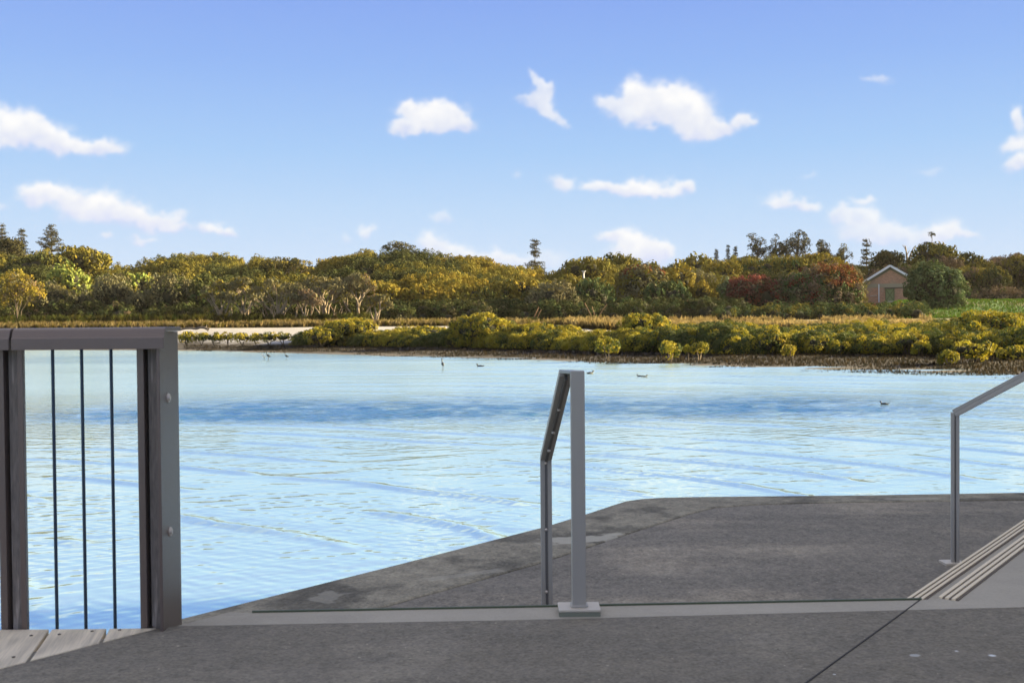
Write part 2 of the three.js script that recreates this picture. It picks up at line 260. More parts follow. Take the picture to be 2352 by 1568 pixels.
// ---------- the paved forecourt, its steps and the lower landing ----------
const deckMap = texture(2048, 1024, (u, v) => {            // 6 m by 3 m
  const x = -3 + u * 6, d = 2 + v * 3, fine = 0.5 * vnoise(u * 1700, v * 850, 1) + 0.5 * vnoise(u * 640, v * 420, 11), mid = fbm(x * 34, d * 34, 3, 2), broad = fbm(x * 1.1, d * 1.8, 4, 3), streak = fbm(x * 1.4, d * 9, 3, 4);
  let k = 0.160 * (0.14 + 1.0 * fine + 0.40 * mid + 0.36 * broad + 0.26 * streak);
  const light = sstep(0.62, 0.8, fbm(x * 2.3 + 5, d * 3.6, 4, 5)); k *= 1 + 0.25 * light;
  const dot = hash(Math.floor(u * 900), Math.floor(v * 450), 13); if (dot > 0.9991) k += 0.22; else if (dot < 0.002) k *= 0.55;
  const warm = 0.5 + 0.5 * fbm(x * 9, d * 9, 3, 6), spot = (cx, cd, rx, rd) => sstep(1.1, 0.75, Math.hypot((x - cx) / rx, (d - cd) / rd) + 0.35 * (vnoise(x * 60, d * 60, 8) - 0.5));
  const poo = Math.max(spot(1.588, 3.45, 0.014, 0.012), 0.45 * spot(1.333, 3.46, 0.02, 0.014), spot(1.01, 3.28, 0.006, 0.005), spot(1.49, 3.5, 0.006, 0.005), spot(-0.94, 2.98, 0.006, 0.006), spot(-.62, 3.15, .005, .004));
  return [lerp(k * 1.07, 0.72, poo), lerp(k * lerp(0.945, 0.925, warm), 0.72, poo), lerp(k * lerp(0.76, 0.68, warm), 0.7, poo)];
}, true, false);
const gritBump = texture(512, 512, (u, v) => 0.5 * vnoise(u * 256, v * 256, 1) + 0.5 * vnoise(u * 120, v * 120, 2), false); gritBump.repeat.set(3, 1.5);
const concreteMap = texture(1024, 1024, (u, v) => { const x = u * 4, d = v * 4, k = 0.385 * (0.72 + 0.16 * vnoise(u * 900, v * 900, 1) + 0.22 * fbm(x * 2.2, d * 2.2, 4, 2) + 0.10 * fbm(x * 12, d * 12, 3, 3)); return [k * 1.06, k * 0.94, k * 0.74]; }, true);
const asphalt = std(0xffffff, 0.93, 0, { map: deckMap, bumpMap: gritBump, bumpScale: 0.004 });
const concrete = std(0xffffff, 0.88, 0, { map: concreteMap });
const D = V(0.616, 0, -0.787);                              // the stair edge runs this way
mesh('paving', worldUV(slab([[-1.256, -3.866], [-0.009, -3.905], [1.971, -4.022], [20, -5.07], [20, 6], [-14, 6], [-14, 11.48], [-1.296, -3.859]].filter((p) => p[1] < 10), 0, -0.7), -3, -2, 6, 3), asphalt).userData.kind = 'structure';
const landing = [[-1.258, -3.869], [-1.112, -4.052], [-1.03, -4.040], [1.63, -4.143], [1.69, -4.15], [1.69 + D.x * 6.3, -4.15 + D.z * 6.3], [20, -9.11], [20, -5.073], [1.971, -4.025], [-0.009, -3.908]];
const strip = structure(mesh('concrete_edging', worldUV(slab(landing, 0.001, -0.7), 0, 0, 4, 4), concrete));
const stepsThing = structure(mesh('steps', worldUV(slab([[-1.0, -4.046], [1.63, -4.148], [1.69, -4.155], [5.565, -9.108], [5.32, -9.28], [1.522, -4.425], [-1.0, -4.325]], -0.17, -0.7), 0, 0, 4, 4), concrete));
// ribbed nosing strips: three cream ribs along each edge, and a dark trim along the front edge
const cream = std(C(0.80, 0.67, 0.46), 0.6), darkTrim = std(C(0.085, 0.105, 0.06), 0.45, 0.3), grooveMat = std(C(0.13, 0.10, 0.075), 0.8), black = std(C(0.012, 0.012, 0.013), 0.8);
function nosing(origin, y, parent, length) {
  const inward = V(0.787, 0, 0.616);
  for (let k = 0; k < 3; k++) {
    const a = origin.clone().addScaledVector(inward, 0.008 + k * 0.025), seg = 1.5;
    for (let t = 0; t < length; t += seg) { const p0 = a.clone().addScaledVector(D, t).setY(y + 0.003), p1 = a.clone().addScaledVector(D, t + seg - 0.006).setY(y + 0.003); mesh('nosing_rib', bar(p0, p1, 0.0145, 0.008, inward), cream, parent); mesh('nosing_groove', bar(p0.clone().addScaledVector(inward, 0.0125).setY(y + 0.001), p1.clone().addScaledVector(inward, 0.0125).setY(y + 0.001), 0.0105, 0.004, inward), grooveMat, parent); }
  }
}
nosing(V(1.70, 0, -4.165), 0.001, strip, 4.5);
nosing(V(1.445, 0, -4.322), -0.17, stepsThing, 5.2);
mesh('edge_trim', bar(V(-1.02, 0.004, -4.042), V(1.625, 0.004, -4.144), 0.009, 0.009, V(0, 0, 1), 0.002), darkTrim, strip);
mesh('joint_sealant', bar(V(1.615, 0.001, -4.137), V(0.1, 0.001, -2.16), 0.0055, 0.003, V(1, 0, 0)), std(C(0.045, 0.04, 0.036), 0.9), strip);

const lowerMap = texture(2048, 1400, (u, v) => {            // 7.6 m by 5 m
  const x = -2.2 + u * 7.6, d = 4.1 + v * 5, fine = 0.5 * vnoise(u * 1500, v * 900, 1) + 0.5 * vnoise(u * 620, v * 330, 11), mid = fbm(x * 26, d * 18, 3, 2), broad = fbm(x * 0.9, d * 1.6, 4, 3), streak = fbm(x * 0.7, d * 6, 4, 4);
  let k = 0.150 * (0.0 + 1.1 * fine + 0.55 * mid + 0.38 * broad + 0.4 * streak);
  const dusty = sstep(0.5, 0.8, fbm(x * 1.1 + 3, d * 2.4, 4, 5)) * 0.5 + 0.7 * Math.exp(-(((x - 1.5) / 0.9) ** 2) - (((d - 6.6) / 0.25) ** 2)) * fbm(x * 9, d * 14, 3, 15);
  k *= 1 + 0.9 * dusty; const dot = hash(Math.floor(u * 1000), Math.floor(v * 640), 13); if (dot > 0.9991) k += 0.28; else if (dot < 0.0015) k *= 0.5;
  const w = clamp(dusty); return [k * lerp(1.09, 1.18, w), k * lerp(0.95, 0.97, w), k * lerp(0.74, 0.68, w)];
}, true, false);
const apronMap = texture(2048, 1400, (u, v) => {
  const x = -2.2 + u * 7.6, d = 4.1 + v * 5, fine = 0.5 * vnoise(u * 1300, v * 860, 21) + 0.5 * vnoise(u * 560, v * 330, 24), mid = fbm(x * 16, d * 16, 3, 22), stain = fbm(x * 1.6, d * 1.6, 4, 23);
  let k = 0.215 * (0.0 + 1.0 * fine + 0.7 * mid + 0.5 * stain);
  k *= 1 - 0.5 * sstep(0.5, 0.72, fbm(x * 3, d * 3, 4, 25));
  const spot = (cx, cd, rx, rd, t) => { const ax = (x - cx) * Math.cos(t) - (d - cd) * Math.sin(t), ad = (x - cx) * Math.sin(t) + (d - cd) * Math.cos(t); return sstep(1.15, 0.8, Math.max(Math.abs(ax / rx), Math.abs(ad / rd)) + 1.1 * (fbm(x * 14, d * 14, 3, 26) - 0.5)); };
  const patch = Math.max(spot(0.52, 6.98, 0.3, 0.10, -0.3), 0.45 * spot(-1.0, 5.55, 0.07, 0.09, 0.4), 0.4 * spot(-0.3, 6.0, .2, .04, -.5), 0.5 * spot(3.2, 8.42, 0.25, 0.05, 0)) * 0.8;
  return [lerp(k * 1.12, 0.47, patch), lerp(k * 0.98, 0.43, patch), lerp(k * 0.70, 0.34, patch)];
}, true, false);
const LOW = -0.34;
const inner = [[-1.45, -4.45], [-1.2, -4.74], [-0.673, -5.338], [0.157, -6.283], [0.918, -7.312], [1.34, -7.86], [1.568, -8.11], [1.9, -8.22], [2.498, -8.285], [4.075, -8.325], [6, -8.36], [20, -8.6]];
const outer = [[-1.80, -5.0], [-1.651, -5.179], [-0.735, -6.26], [0.218, -7.421], [0.60, -7.98], [0.764, -8.24], [0.90, -8.44], [1.042, -8.54], [1.22, -8.598], [1.515, -8.62], [2.959, -8.63], [4.258, -8.69], [6, -8.74], [20, -9.1]];
structure(mesh('lower_paving', worldUV(slab([...inner, [20, -4.6], [-1.45, -3.95]], LOW, -1.8), -2.2, -4.1, 7.6, 5), std(0xffffff, 0.93, 0, { map: lowerMap, bumpMap: gritBump, bumpScale: 0.005 })));
structure(mesh('seawall_edge', worldUV(slab([...inner.map(([x, z]) => [x - 0.004, z - 0.004]), ...outer.slice().reverse()], LOW + 0.006, -1.9, 0.02), -2.2, -4.1, 7.6, 5), std(0xffffff, 0.92, 0, { map: apronMap, bumpMap: gritBump, bumpScale: 0.006 })));

// ---------- the timber boardwalk, left ----------
const woodMap = texture(1024, 512, (u, v) => {
  const y = v * 8, x = u * 8, w = fbm(x * 0.35, y * 0.7, 3, 30) * 2.2; let g = Math.sin((y * 3 + w * 4 + 1.6 * Math.sin(x * 0.8)) * 3.0) * 0.5 + 0.5;
  let k = 0.40 + 0.10 * g + 0.16 * fbm(x * 3, y * 26, 3, 31) - 0.10; for (const [kx, ky] of [[1.6, 2.0], [4.5, 5.4], [6.6, 1.4], [3.0, 6.8]]) { const r = Math.hypot((x - kx) / 1.6, y - ky); k *= 1 - 0.5 * Math.exp(-(r * r) / 0.05) - 0.12 * Math.exp(-((r - 0.35) ** 2) / 0.01); }
  return [k * 1.66, k * 1.40, k * 1.02];
}, true);
const wood = std(0xffffff, 0.85, 0, { map: woodMap }), nailMat = std(C(0.09, 0.075, 0.06), 0.6, 0.5);
const walk = structure(thing('boardwalk', 'pale weathered timber boardwalk beside the dark paving, under the balustrade', undefined)); delete walk.userData.category;
{
  const cutN = V(0.466, 0, 0.386).normalize(), along = V(0.23, 0, 0.973).normalize(), across = V(0.973, 0, -0.23).normalize(), edge = (z) => -1.296 + (z + 3.859) * -0.386 / 0.466;
  const g0 = V(-1.713, 0, -3.833);
  for (let k = -10; k <= 1; k++) {
    const off = k * 0.2065, a = g0.clone().addScaledVector(across, off + 0.006), b = g0.clone().addScaledVector(across, off + 0.2005);
    const zf = -3.834, fa = a.clone().addScaledVector(along, (zf - a.z) / along.z), fb = b.clone().addScaledVector(along, (zf - b.z) / along.z);
    const meet = (p) => { let lo = 0, hi = 12; for (let i = 0; i < 40; i++) { const m = (lo + hi) / 2, q = p.clone().addScaledVector(along, m); if (q.x < edge(q.z) - 0.008) lo = m; else hi = m; } return p.clone().addScaledVector(along, lo); };
    let pts;
    if (fa.x >= edge(zf) - 0.02) continue;
    if (fb.x >= edge(zf) - 0.01) { const na = meet(fa); pts = [[fa.x, fa.z], [na.x, na.z], [edge(zf) - 0.008, zf]]; }
    else { const na = meet(fa), nb = meet(fb); pts = [[fa.x, fa.z], [na.x, na.z], [nb.x, nb.z], [fb.x, fb.z]]; }
    if (k === 1 && pts.length === 4) pts = [pts[0], pts[1], [edge(zf) - 0.008, zf]];
    const s = slab(pts.reverse(), 0.004, -0.04, 0.003), p = s.attributes.position, uv = s.attributes.uv;
    for (let i = 0; i < p.count; i++) { const q = V(p.getX(i), 0, p.getZ(i)).sub(g0); uv.setXY(i, q.dot(along) / 1.6 + k * 0.37, (q.dot(across) - off) / 0.8 + k * 0.29); }
    mesh('plank', s, wood, walk);
    for (const [t, l] of [[0.045, 0.06], [0.155, 0.05], [0.05, 0.33], [0.15, 0.30]]) {
      const q = g0.clone().addScaledVector(across, off + t).addScaledVector(along, l + 0.02); if (q.x < edge(q.z) - 0.03 && k > -4) mesh('nail', new THREE.CylinderGeometry(0.006, 0.006, 0.003, 8).translate(q.x, 0.005, q.z), nailMat, walk);
    }
  }
  mesh('bearer', box(6, 0.2, 0.1, -4.6, -0.145, -3.79), std(C(0.12, 0.1, 0.08), 0.9), walk);
  mesh('bearer', box(4.6, 0.2, 0.1, -4.6, -0.145, -2.2), std(C(0.12, 0.1, 0.08), 0.9), walk);
}

// ---------- balustrade ----------
const bronze = std(C(0.185, 0.140, 0.120), 0.32, 0.3, { bumpMap: gritBump, bumpScale: 0.0006 }), rodMat = std(C(0.05, 0.075, 0.11), 0.4, 0.5), boltMat = std(C(0.62, 0.54, 0.46), 0.45, 0.4);
const infillMap = texture(256, 1024, (u, v) => { const k = 0.19 * (0.4 + 0.6 * fbm(u * 6, v * 40, 4, 40) + 0.6 * fbm(u * 40, v * 30, 3, 41)) * (1 + 0.8 * sstep(0.6, 0.8, fbm(u * 3, v * 9, 3, 42))); return [k * 1.1, k * 0.95, k * 0.84]; }, true);
const infill = std(0xffffff, 0.95, 0, { map: infillMap, bumpMap: infillMap, bumpScale: 0.003 });
const RZ = -3.79, RAILTOP = 1.114;
function capRail(x0, x1) {
  const s = new THREE.Shape(); const pts = [[0, -0.079], [0, -0.039], [0.004, -0.035], [0.010, -0.018], [0.014, -0.009], [0.021, -0.003], [0.031, 0], [0.196, 0], [0.20, -0.004], [0.20, -0.016], [0.05, -0.016], [0.034, -0.018], [0.024, -0.026], [0.018, -0.04], [0.012, -0.079]];
  pts.forEach(([z, y], i) => (i ? s.lineTo(z, y) : s.moveTo(z, y))); s.closePath();
  const g = new THREE.ExtrudeGeometry(s, { depth: x1 - x0, bevelEnabled: true, bevelSize: 0.0015, bevelThickness: 0.0015, bevelSegments: 1, bevelOffset: -0.0015 });
  return g.rotateY(Math.PI / 2).translate(x0, RAILTOP, RZ);     // shape x -> -z, so the nose faces the viewer
}
const xf = (px) => at(px, 1100, 3.85).x;
function post(parent, xl, xr, endPlate) {         // a dark infill between two steel flanges
  const lf = 0.026, y0 = -0.32, y1 = RAILTOP - 0.017, h = y1 - y0, cy = (y0 + y1) / 2;
  const p = mesh('post', merge([box(lf, h, 0.012, xl + lf / 2, cy, -3.846, 0.002), box(0.010, h, 0.03, xl + lf - 0.005, cy, -3.867)]), bronze, parent);
  mesh('post_infill', box(xr - xl - lf - 0.022, h - 0.004, 0.025, (xl + lf + xr) / 2 - 0.002, cy - 0.003, -3.874), infill, p);
  mesh('gap_darkener', box(xr - xl - lf - 0.022, h - 0.006, 0.004, (xl + lf + xr) / 2 - 0.015, cy - 0.004, -3.8895), black, p);  // black sheet added so the gap beside the infill reads as dark shade
  if (endPlate) {
    const plate = mesh('end_plate', box(0.012, h, 0.216, xr - 0.001, cy, -3.911, 0.003), bronze, parent);
    for (const y of [RAILTOP - 0.265, RAILTOP - 0.765]) mesh('bolt', merge([new THREE.CylinderGeometry(0.0165, 0.018, 0.004, 20).rotateZ(-Math.PI / 2).translate(xr + 0.0068, y, -3.896), new THREE.CylinderGeometry(0.010, 0.012, 0.005, 6).rotateZ(-Math.PI / 2).translate(xr + 0.0105, y, -3.896)]), boltMat, plate);
  } else mesh('post', merge([box(lf * 0.8, h, 0.012, xr - lf * 0.4, cy, -3.846, 0.002), box(0.010, h, 0.03, xr - lf * 0.8 + 0.005, cy, -3.867)]), bronze, parent);
}
const xEnd = at(376, 1100, 3.85).x, railR = at(374, 790, 3.79).x, joint = at(20.5, 775, 3.79).x, xl1 = xf(319), xl0 = xf(-2), xr0 = xf(58);
{
  const b = thing('balustrade', 'bronze brown metal balustrade section with bolted end post and three rods', 'balustrade');
  mesh('cap_rail', capRail(joint + 0.006, railR), bronze, b);
  post(b, xl1, xEnd, true);
  for (const px of [124.5, 191, 258.5]) { const x = at(px, 1100, 3.885).x; mesh('rod', new THREE.CylinderGeometry(0.0062, 0.0062, RAILTOP + 0.3, 12).translate(x, (RAILTOP - 0.3) / 2 - 0.012, -3.885), rodMat, b); }
  mesh('bottom_rail', box(xl1 - xr0, 0.03, 0.04, (xl1 + xr0) / 2, -0.26, -3.885), bronze, b);
  const c = thing('balustrade', 'bronze brown balustrade section running out of the picture at the left edge', 'balustrade');
  mesh('cap_rail', capRail(joint - 3.2, joint - 0.005), bronze, c);
  post(c, xl0, xr0, false);
  for (let k = 0; k < 24; k++) mesh('rod', new THREE.CylinderGeometry(0.0062, 0.0062, RAILTOP + 0.3, 12).translate(xl0 - 0.1 - k * 0.106, (RAILTOP - 0.3) / 2 - 0.012, -3.885), rodMat, c);
  mesh('rail_joiner', box(0.05, 0.024, 0.12, joint, RAILTOP - 0.034, RZ - 0.10), std(C(0.2, 0.19, 0.18), 0.4, 0.6), c);
}

// ---------- grey stair handrails ----------
const grey = std(C(0.40, 0.37, 0.33), 0.45, 0.15, { bumpMap: gritBump, bumpScale: 0.0004 }), greyDark = std(C(0.15, 0.14, 0.13), 0.5, 0.35), plateMat = std(C(0.62, 0.55, 0.45), 0.6, 0.3);
function channel(parent, name, p0, p1, w, d, side, open) {   // two flats with a recessed web between them
  const ax = p1.clone().sub(p0).normalize(), s = side.clone().addScaledVector(ax, -side.dot(ax)).normalize(), n = s.clone().cross(ax).multiplyScalar(open), f = w * 0.4;
  const sh = (k) => [p0.clone().addScaledVector(s, k), p1.clone().addScaledVector(s, k)];
  const a = sh(-(w - f) / 2), b = sh((w - f) / 2), web = sh(0).map((p) => p.addScaledVector(n, -d * 0.16));
  return mesh(name, merge([bar(...a, f, d, s, 0.002), bar(...b, f, d, s, 0.002), bar(...web, w - 2 * f + 0.002, d * 0.6, s)]), grey, parent);
}
{
  const h = thing('handrail', 'grey steel handrail in the middle, going down over the paved edge', 'handrail');
  const base = V(0.249, 0, -4.0), topY = at(1330, 851, 4.0).y, low = at(1255, 1200, 4.86), lowTop = at(1255, 1052, 4.86).y, back = at(1291, 851, 4.13);
  mesh('post', box(0.053, topY - 0.02, 0.05, base.x, (topY + 0.02) / 2 + 0.0, base.z, 0.003), grey, h);
  const plate = mesh('base_plate', box(0.160, 0.010, 0.115, base.x, 0.023, -4.0, 0.003), plateMat, h);
  mesh('plate_edge', box(0.157, 0.018, 0.112, base.x, 0.009, -4.0), std(C(0.20, 0.21, 0.16), 0.9), plate);
  mesh('weld_collar', box(0.064, 0.012, 0.061, base.x, 0.032, base.z, 0.005), grey, plate);
  const p0 = V(base.x, topY - 0.006, base.z), p1 = V(at(1300, 850, 4.12).x, topY - 0.008, -4.12);
  mesh('top_rail', bar(p0, p1, 0.053, 0.012, V(1, 0, 0), 0.002), std(C(0.3, 0.3, 0.31), 0.35, 0.4), h);
  const s0 = V(p1.x, topY - 0.014, p1.z), s1 = V(low.x, lowTop, low.z);
  const slope = channel(h, 'sloping_rail', s0, s1, 0.053, 0.030, V(1, 0, 0), -1);
  mesh('rail_web', bar(s0.clone().add(V(0, -0.02, 0.012)), s1.clone().add(V(0, -0.01, 0.012)), 0.012, 0.02, V(1, 0, 0)), greyDark, slope);
  const lp = channel(h, 'lower_post', V(low.x, lowTop + 0.008, low.z), V(low.x, LOW, low.z), 0.053, 0.034, V(1, 0, 0), -1);
  mesh('lower_post_web', bar(V(low.x, lowTop, low.z + 0.012), V(low.x, LOW, low.z + 0.012), 0.010, 0.014, V(1, 0, 0)), greyDark, lp);
  const n = s1.clone().sub(s0).normalize().cross(V(1, 0, 0)).normalize();
  for (const t of [0.33, 0.6, 0.83]) mesh('bolt', new THREE.SphereGeometry(0.0075, 10, 8).translate(...s0.clone().lerp(s1, t).add(V(0, -0.02, 0.022)).toArray()), boltMat, slope);
  for (const y of [lowTop - 0.02, lowTop - 0.33, lowTop - 0.62]) mesh('bolt', new THREE.SphereGeometry(0.007, 10, 8).translate(low.x - 0.002, y, low.z + 0.022), boltMat, lp);
}
{
  const h = thing('handrail', 'grey steel handrail on the right, rising beside the ribbed step edges', 'handrail');
  const foot = V(2.627, LOW, -6.19), up = V(0.787, 0, 0.616), side = V(0.95, 0, 0.31), topY = at(2192, 947, 6.19).y;
  const a = V(foot.x, topY, foot.z), b = a.clone().addScaledVector(up, 1.0).setY(topY + 0.60), c = b.clone().addScaledVector(up, 0.14), sd = V(-D.x, 0, -D.z);
  const lp = channel(h, 'lower_post', V(foot.x, topY, foot.z), foot, 0.046, 0.04, side, -1);
  mesh('lower_post_web', bar(V(foot.x, topY - 0.01, foot.z + 0.012), V(foot.x, LOW, foot.z + 0.012), 0.008, 0.012, side), greyDark, lp);
  mesh('base_plate', box(0.12, 0.014, 0.11, foot.x - 0.015, LOW + 0.007, foot.z), plateMat, h);
  channel(h, 'sloping_rail', a.clone().add(V(0, -0.004, 0)), b, 0.046, 0.046, V(0, 1, 0), 1);
  mesh('top_rail', bar(b.clone().add(V(0, -0.006, 0)), c, 0.046, 0.012, sd), grey, h);
  mesh('post', bar(c, c.clone().setY(0), 0.046, 0.05, sd, 0.002), grey, h);
  mesh('base_plate', box(0.15, 0.02, 0.11, c.x, 0.012, c.z), plateMat, h);
}

// ---------- foliage ----------
function leafFace(pos, nor, p, n, up, w, l) {   // a pointed leaf of two triangles, a little folded
  const s = up.clone().cross(n); if (s.lengthSq() < 1e-4) s.set(1, 0, 0); s.normalize(); const t = n.clone().cross(s).normalize();
  const a = p.clone().addScaledVector(t, -l / 2), b = p.clone().addScaledVector(t, l / 2), c = p.clone().addScaledVector(s, -w / 2).addScaledVector(n, w * 0.18), d = p.clone().addScaledVector(s, w / 2).addScaledVector(n, w * 0.18);
  for (const tri of [[a, d, b], [a, b, c]]) { const m = tri[1].clone().sub(tri[0]).cross(tri[2].clone().sub(tri[0])).normalize(); for (const v of tri) { pos.push(v.x, v.y, v.z); nor.push(m.x, m.y, m.z); } }
}
function tuft(seed, n, w, l, shape = [1, 1, 1], spread = 0.6, lowest = -0.35) {
  const q = rng(seed), pos = [], nor = [], g = () => q() + q() + q() - 1.5;
  for (let i = 0; i < n; i++) {
    const y = lerp(lowest, 1, q()), a = q() * Math.PI * 2, rad = Math.sqrt(1 - y * y), dir = V(rad * Math.cos(a), y, rad * Math.sin(a)), r = 0.28 + 0.3 * Math.cbrt(q());
    const p = V(dir.x * r * shape[0], dir.y * r * shape[1], dir.z * r * shape[2]), nn = dir.clone().add(V(g(), g(), g()).multiplyScalar(spread)).normalize();
    leafFace(pos, nor, p, nn, V(g() * 0.5, 1, g() * 0.5), w * (0.7 + 0.6 * q()), l * (0.7 + 0.6 * q()));
  }
  const o = new THREE.BufferGeometry(); o.setAttribute('position', new THREE.Float32BufferAttribute(pos, 3)); o.setAttribute('normal', new THREE.Float32BufferAttribute(nor, 3)); return o;
}
const TUFT = { bush: tuft(1, 34, 0.17, 0.30, [1, 1.25, 1], 0.34), broad: tuft(2, 34, 0.24, 0.28, [1, 0.95, 1], 0.34), fine: tuft(3, 40, 0.12, 0.24, [1.1, 0.8, 1.1], 0.8), needle: tuft(4, 40, 0.08, 0.34, [1.2, 0.6, 1.2], 0.8), mangrove: tuft(5, 44, 0.19, 0.25, [1, 0.95, 1], 0.4) };
const FAR = { bush: tuft(21, 19, 0.26, 0.42, [1, 1.25, 1], 0.34), broad: tuft(22, 20, 0.32, 0.36, [1, 0.95, 1], 0.34), fine: tuft(23, 20, 0.19, 0.34, [1.1, 0.8, 1.1], 0.8), needle: tuft(24, 16, 0.14, 0.44, [1.2, 0.6, 1.2], 0.8), mangrove: tuft(25, 24, 0.25, 0.33, [1, 0.95, 1], 0.42) };
{ // blades of flax and grass
  const blades = (seed, n, h, w, lean) => { const q = rng(seed), pos = [], nor = []; for (let i = 0; i < n; i++) { const a = q() * 6.283, L = h * (0.6 + 0.4 * q()), le = lean * (0.3 + q()), bx = (q() - 0.5) * 0.3, bz = (q() - 0.5) * 0.3, dx = Math.cos(a), dz = Math.sin(a); const pts = [0, 0.5, 0.85, 1].map((t) => V(bx + dx * le * t * t * L, L * t * (1 - 0.25 * le * t), bz + dz * le * t * t * L)), ww = [w, w * 0.9, w * 0.5, 0]; const s = V(-dz, 0, dx), nn = V(dx, 0.5, dz).normalize(); for (let k = 0; k < 3; k++) { const l0 = pts[k].clone().addScaledVector(s, -ww[k] / 2), r0 = pts[k].clone().addScaledVector(s, ww[k] / 2), l1 = pts[k + 1].clone().addScaledVector(s, -ww[k + 1] / 2), r1 = pts[k + 1].clone().addScaledVector(s, ww[k + 1] / 2); for (const v of k < 2 ? [l0, r0, r1, l0, r1, l1] : [l0, r0, r1]) { pos.push(v.x, v.y, v.z); nor.push(nn.x, nn.y, nn.z); } } } const o = new THREE.BufferGeometry(); o.setAttribute('position', new THREE.Float32BufferAttribute(pos, 3)); o.setAttribute('normal', new THREE.Float32BufferAttribute(nor, 3)); return o; };
  TUFT.flax = blades(11, 30, 1, 0.07, 0.7); TUFT.grass = blades(12, 26, 1, 0.05, 0.45); TUFT.spike = blades(13, 9, 1, 0.06, 0.12);
}
const leafMat = new THREE.MeshPhysicalMaterial({ color: 0xffffff, roughness: 1, specularIntensity: 0.2, transmission: 0.12, thickness: 0, side: THREE.DoubleSide });
const glossLeaf = new THREE.MeshPhysicalMaterial({ color: 0xffffff, roughness: 0.97, specularIntensity: 0.5, transmission: 0.35, thickness: 0, side: THREE.DoubleSide });
const grassMat = new THREE.MeshPhysicalMaterial({ color: 0xffffff, roughness: 1, specularIntensity: 0.2, transmission: 0.35, thickness: 0, side: THREE.DoubleSide });
const UP = V(0, 1, 0); let CROWN_TRIS = 0;
const leafTree = leafMat.clone(), glossTree = glossLeaf.clone(), bladeMat = grassMat.clone(); for (const m of [leafTree, glossTree, bladeMat]) m.vertexColors = true;
class Leaves {                                     // a list of tufts that ends as one part
  constructor() { this.m = []; this.c = []; }
  add(p, dir, size, color, stretch = 1) {
    const y = dir.clone().multiplyScalar(0.7).add(V(rr(-0.3, 0.3), 0.55, rr(-0.3, 0.3))).normalize(), q = new THREE.Quaternion().setFromUnitVectors(UP, y).multiply(new THREE.Quaternion().setFromAxisAngle(UP, R() * 6.283));
    this.m.push(new THREE.Matrix4().compose(p, q, V(size, size * stretch, size))); this.c.push(color);
  }
  merged(name, geo, mat, parent) {                // one real mesh, so that the crown belongs to its tree
    const gp = geo.attributes.position.array, gn = geo.attributes.normal.array, n = gp.length, P = new Float32Array(n * this.m.length), N = new Float32Array(n * this.m.length), K = new Float32Array(n * this.m.length), v = V(), nm = new THREE.Matrix3();
    this.m.forEach((m, i) => { nm.getNormalMatrix(m); const c = this.c[i], o = i * n; for (let j = 0; j < n; j += 3) { v.set(gp[j], gp[j + 1], gp[j + 2]).applyMatrix4(m).toArray(P, o + j); v.set(gn[j], gn[j + 1], gn[j + 2]).applyMatrix3(nm).normalize().toArray(N, o + j); c.toArray(K, o + j); } });
    const g = new THREE.BufferGeometry(); g.setAttribute('position', new THREE.BufferAttribute(P, 3)); g.setAttribute('normal', new THREE.BufferAttribute(N, 3)); g.setAttribute('color', new THREE.BufferAttribute(K, 3)); CROWN_TRIS += P.length / 9;
    return mesh(name, g, mat, parent);
  }
  build(name, geo, mat, parent) {
    const o = shade(new THREE.InstancedMesh(geo, mat, this.m.length)); this.m.forEach((m, i) => { o.setMatrixAt(i, m); o.setColorAt(i, this.c[i]); });
    o.name = parent ? name : numbered(name); (parent ?? scene).add(o); return o;
  }
}
const jitter = (c, v = 0.25) => { const k = 1 + rr(-v, v), w = rr(-0.08, 0.08); return C(c[0] * k * (1 + w), c[1] * k, c[2] * k * (1 - w)); };
// tufts over the surface of overlapping lobes [centre, rx, ry, rz]
function clothe(leaves, lobes, size, cover, colorOf, lowest = -0.5, stretch = 1) {
  for (const [c, rx, ry, rz] of lobes) {
    const n = Math.max(5, Math.round(cover * 4 * Math.PI * ((rx * ry + ry * rz + rx * rz) / 3) * (1 - lowest) / 2 / (size * size)));
    for (let i = 0; i < n; i++) {
      const y = rr(lowest, 1), a = R() * Math.PI * 2, q = Math.sqrt(1 - y * y), dir = V(q * Math.cos(a), y, q * Math.sin(a)), k = rr(0.74, 1.12), p = V(c.x + rx * dir.x * k, c.y + ry * dir.y * k, c.z + rz * dir.z * k);
      if (lobes.length < 60 && lobes.some(([e, ex, ey, ez]) => e !== c && ((p.x - e.x) / ex) ** 2 + ((p.y - e.y) / ey) ** 2 + ((p.z - e.z) / ez) ** 2 < 0.6)) continue;
      leaves.add(p, V(dir.x / rx, dir.y / ry, dir.z / rz).normalize(), size * rr(0.75, 1.25), colorOf(p, dir), stretch);
    }
  }
}
const OLIVE = [0.158, 0.138, 0.026], DEEP = [0.058, 0.066, 0.021], GREYG = [0.15, 0.138, 0.072], LIME = [0.21, 0.25, 0.06], GOLD = [0.235, 0.182, 0.028], GREEN = [0.070, 0.098, 0.034], RED = [0.15, 0.035, 0.022], RUST = [0.19, 0.075, 0.03], DRY = [0.16, 0.115, 0.075], MANG = [0.31, 0.26, 0.020], MANGD = [0.075, 0.092, 0.016], PINE = [0.055, 0.052, 0.022];
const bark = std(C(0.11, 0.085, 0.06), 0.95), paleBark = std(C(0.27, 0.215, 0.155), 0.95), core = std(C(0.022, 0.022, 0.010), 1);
const mixed = (list) => () => jitter(list[Math.floor(R() * R() * 1.2 * list.length) % list.length]);
function coreMesh(lobes, f = 0.72) { return merge(lobes.map(([c, rx, ry, rz]) => { const g = new THREE.IcosahedronGeometry(1, 1); g.scale(rx * f, ry * f, rz * f); return g.translate(c.x, c.y, c.z); })); }  // near-black filler solids added inside the foliage to stop light showing through

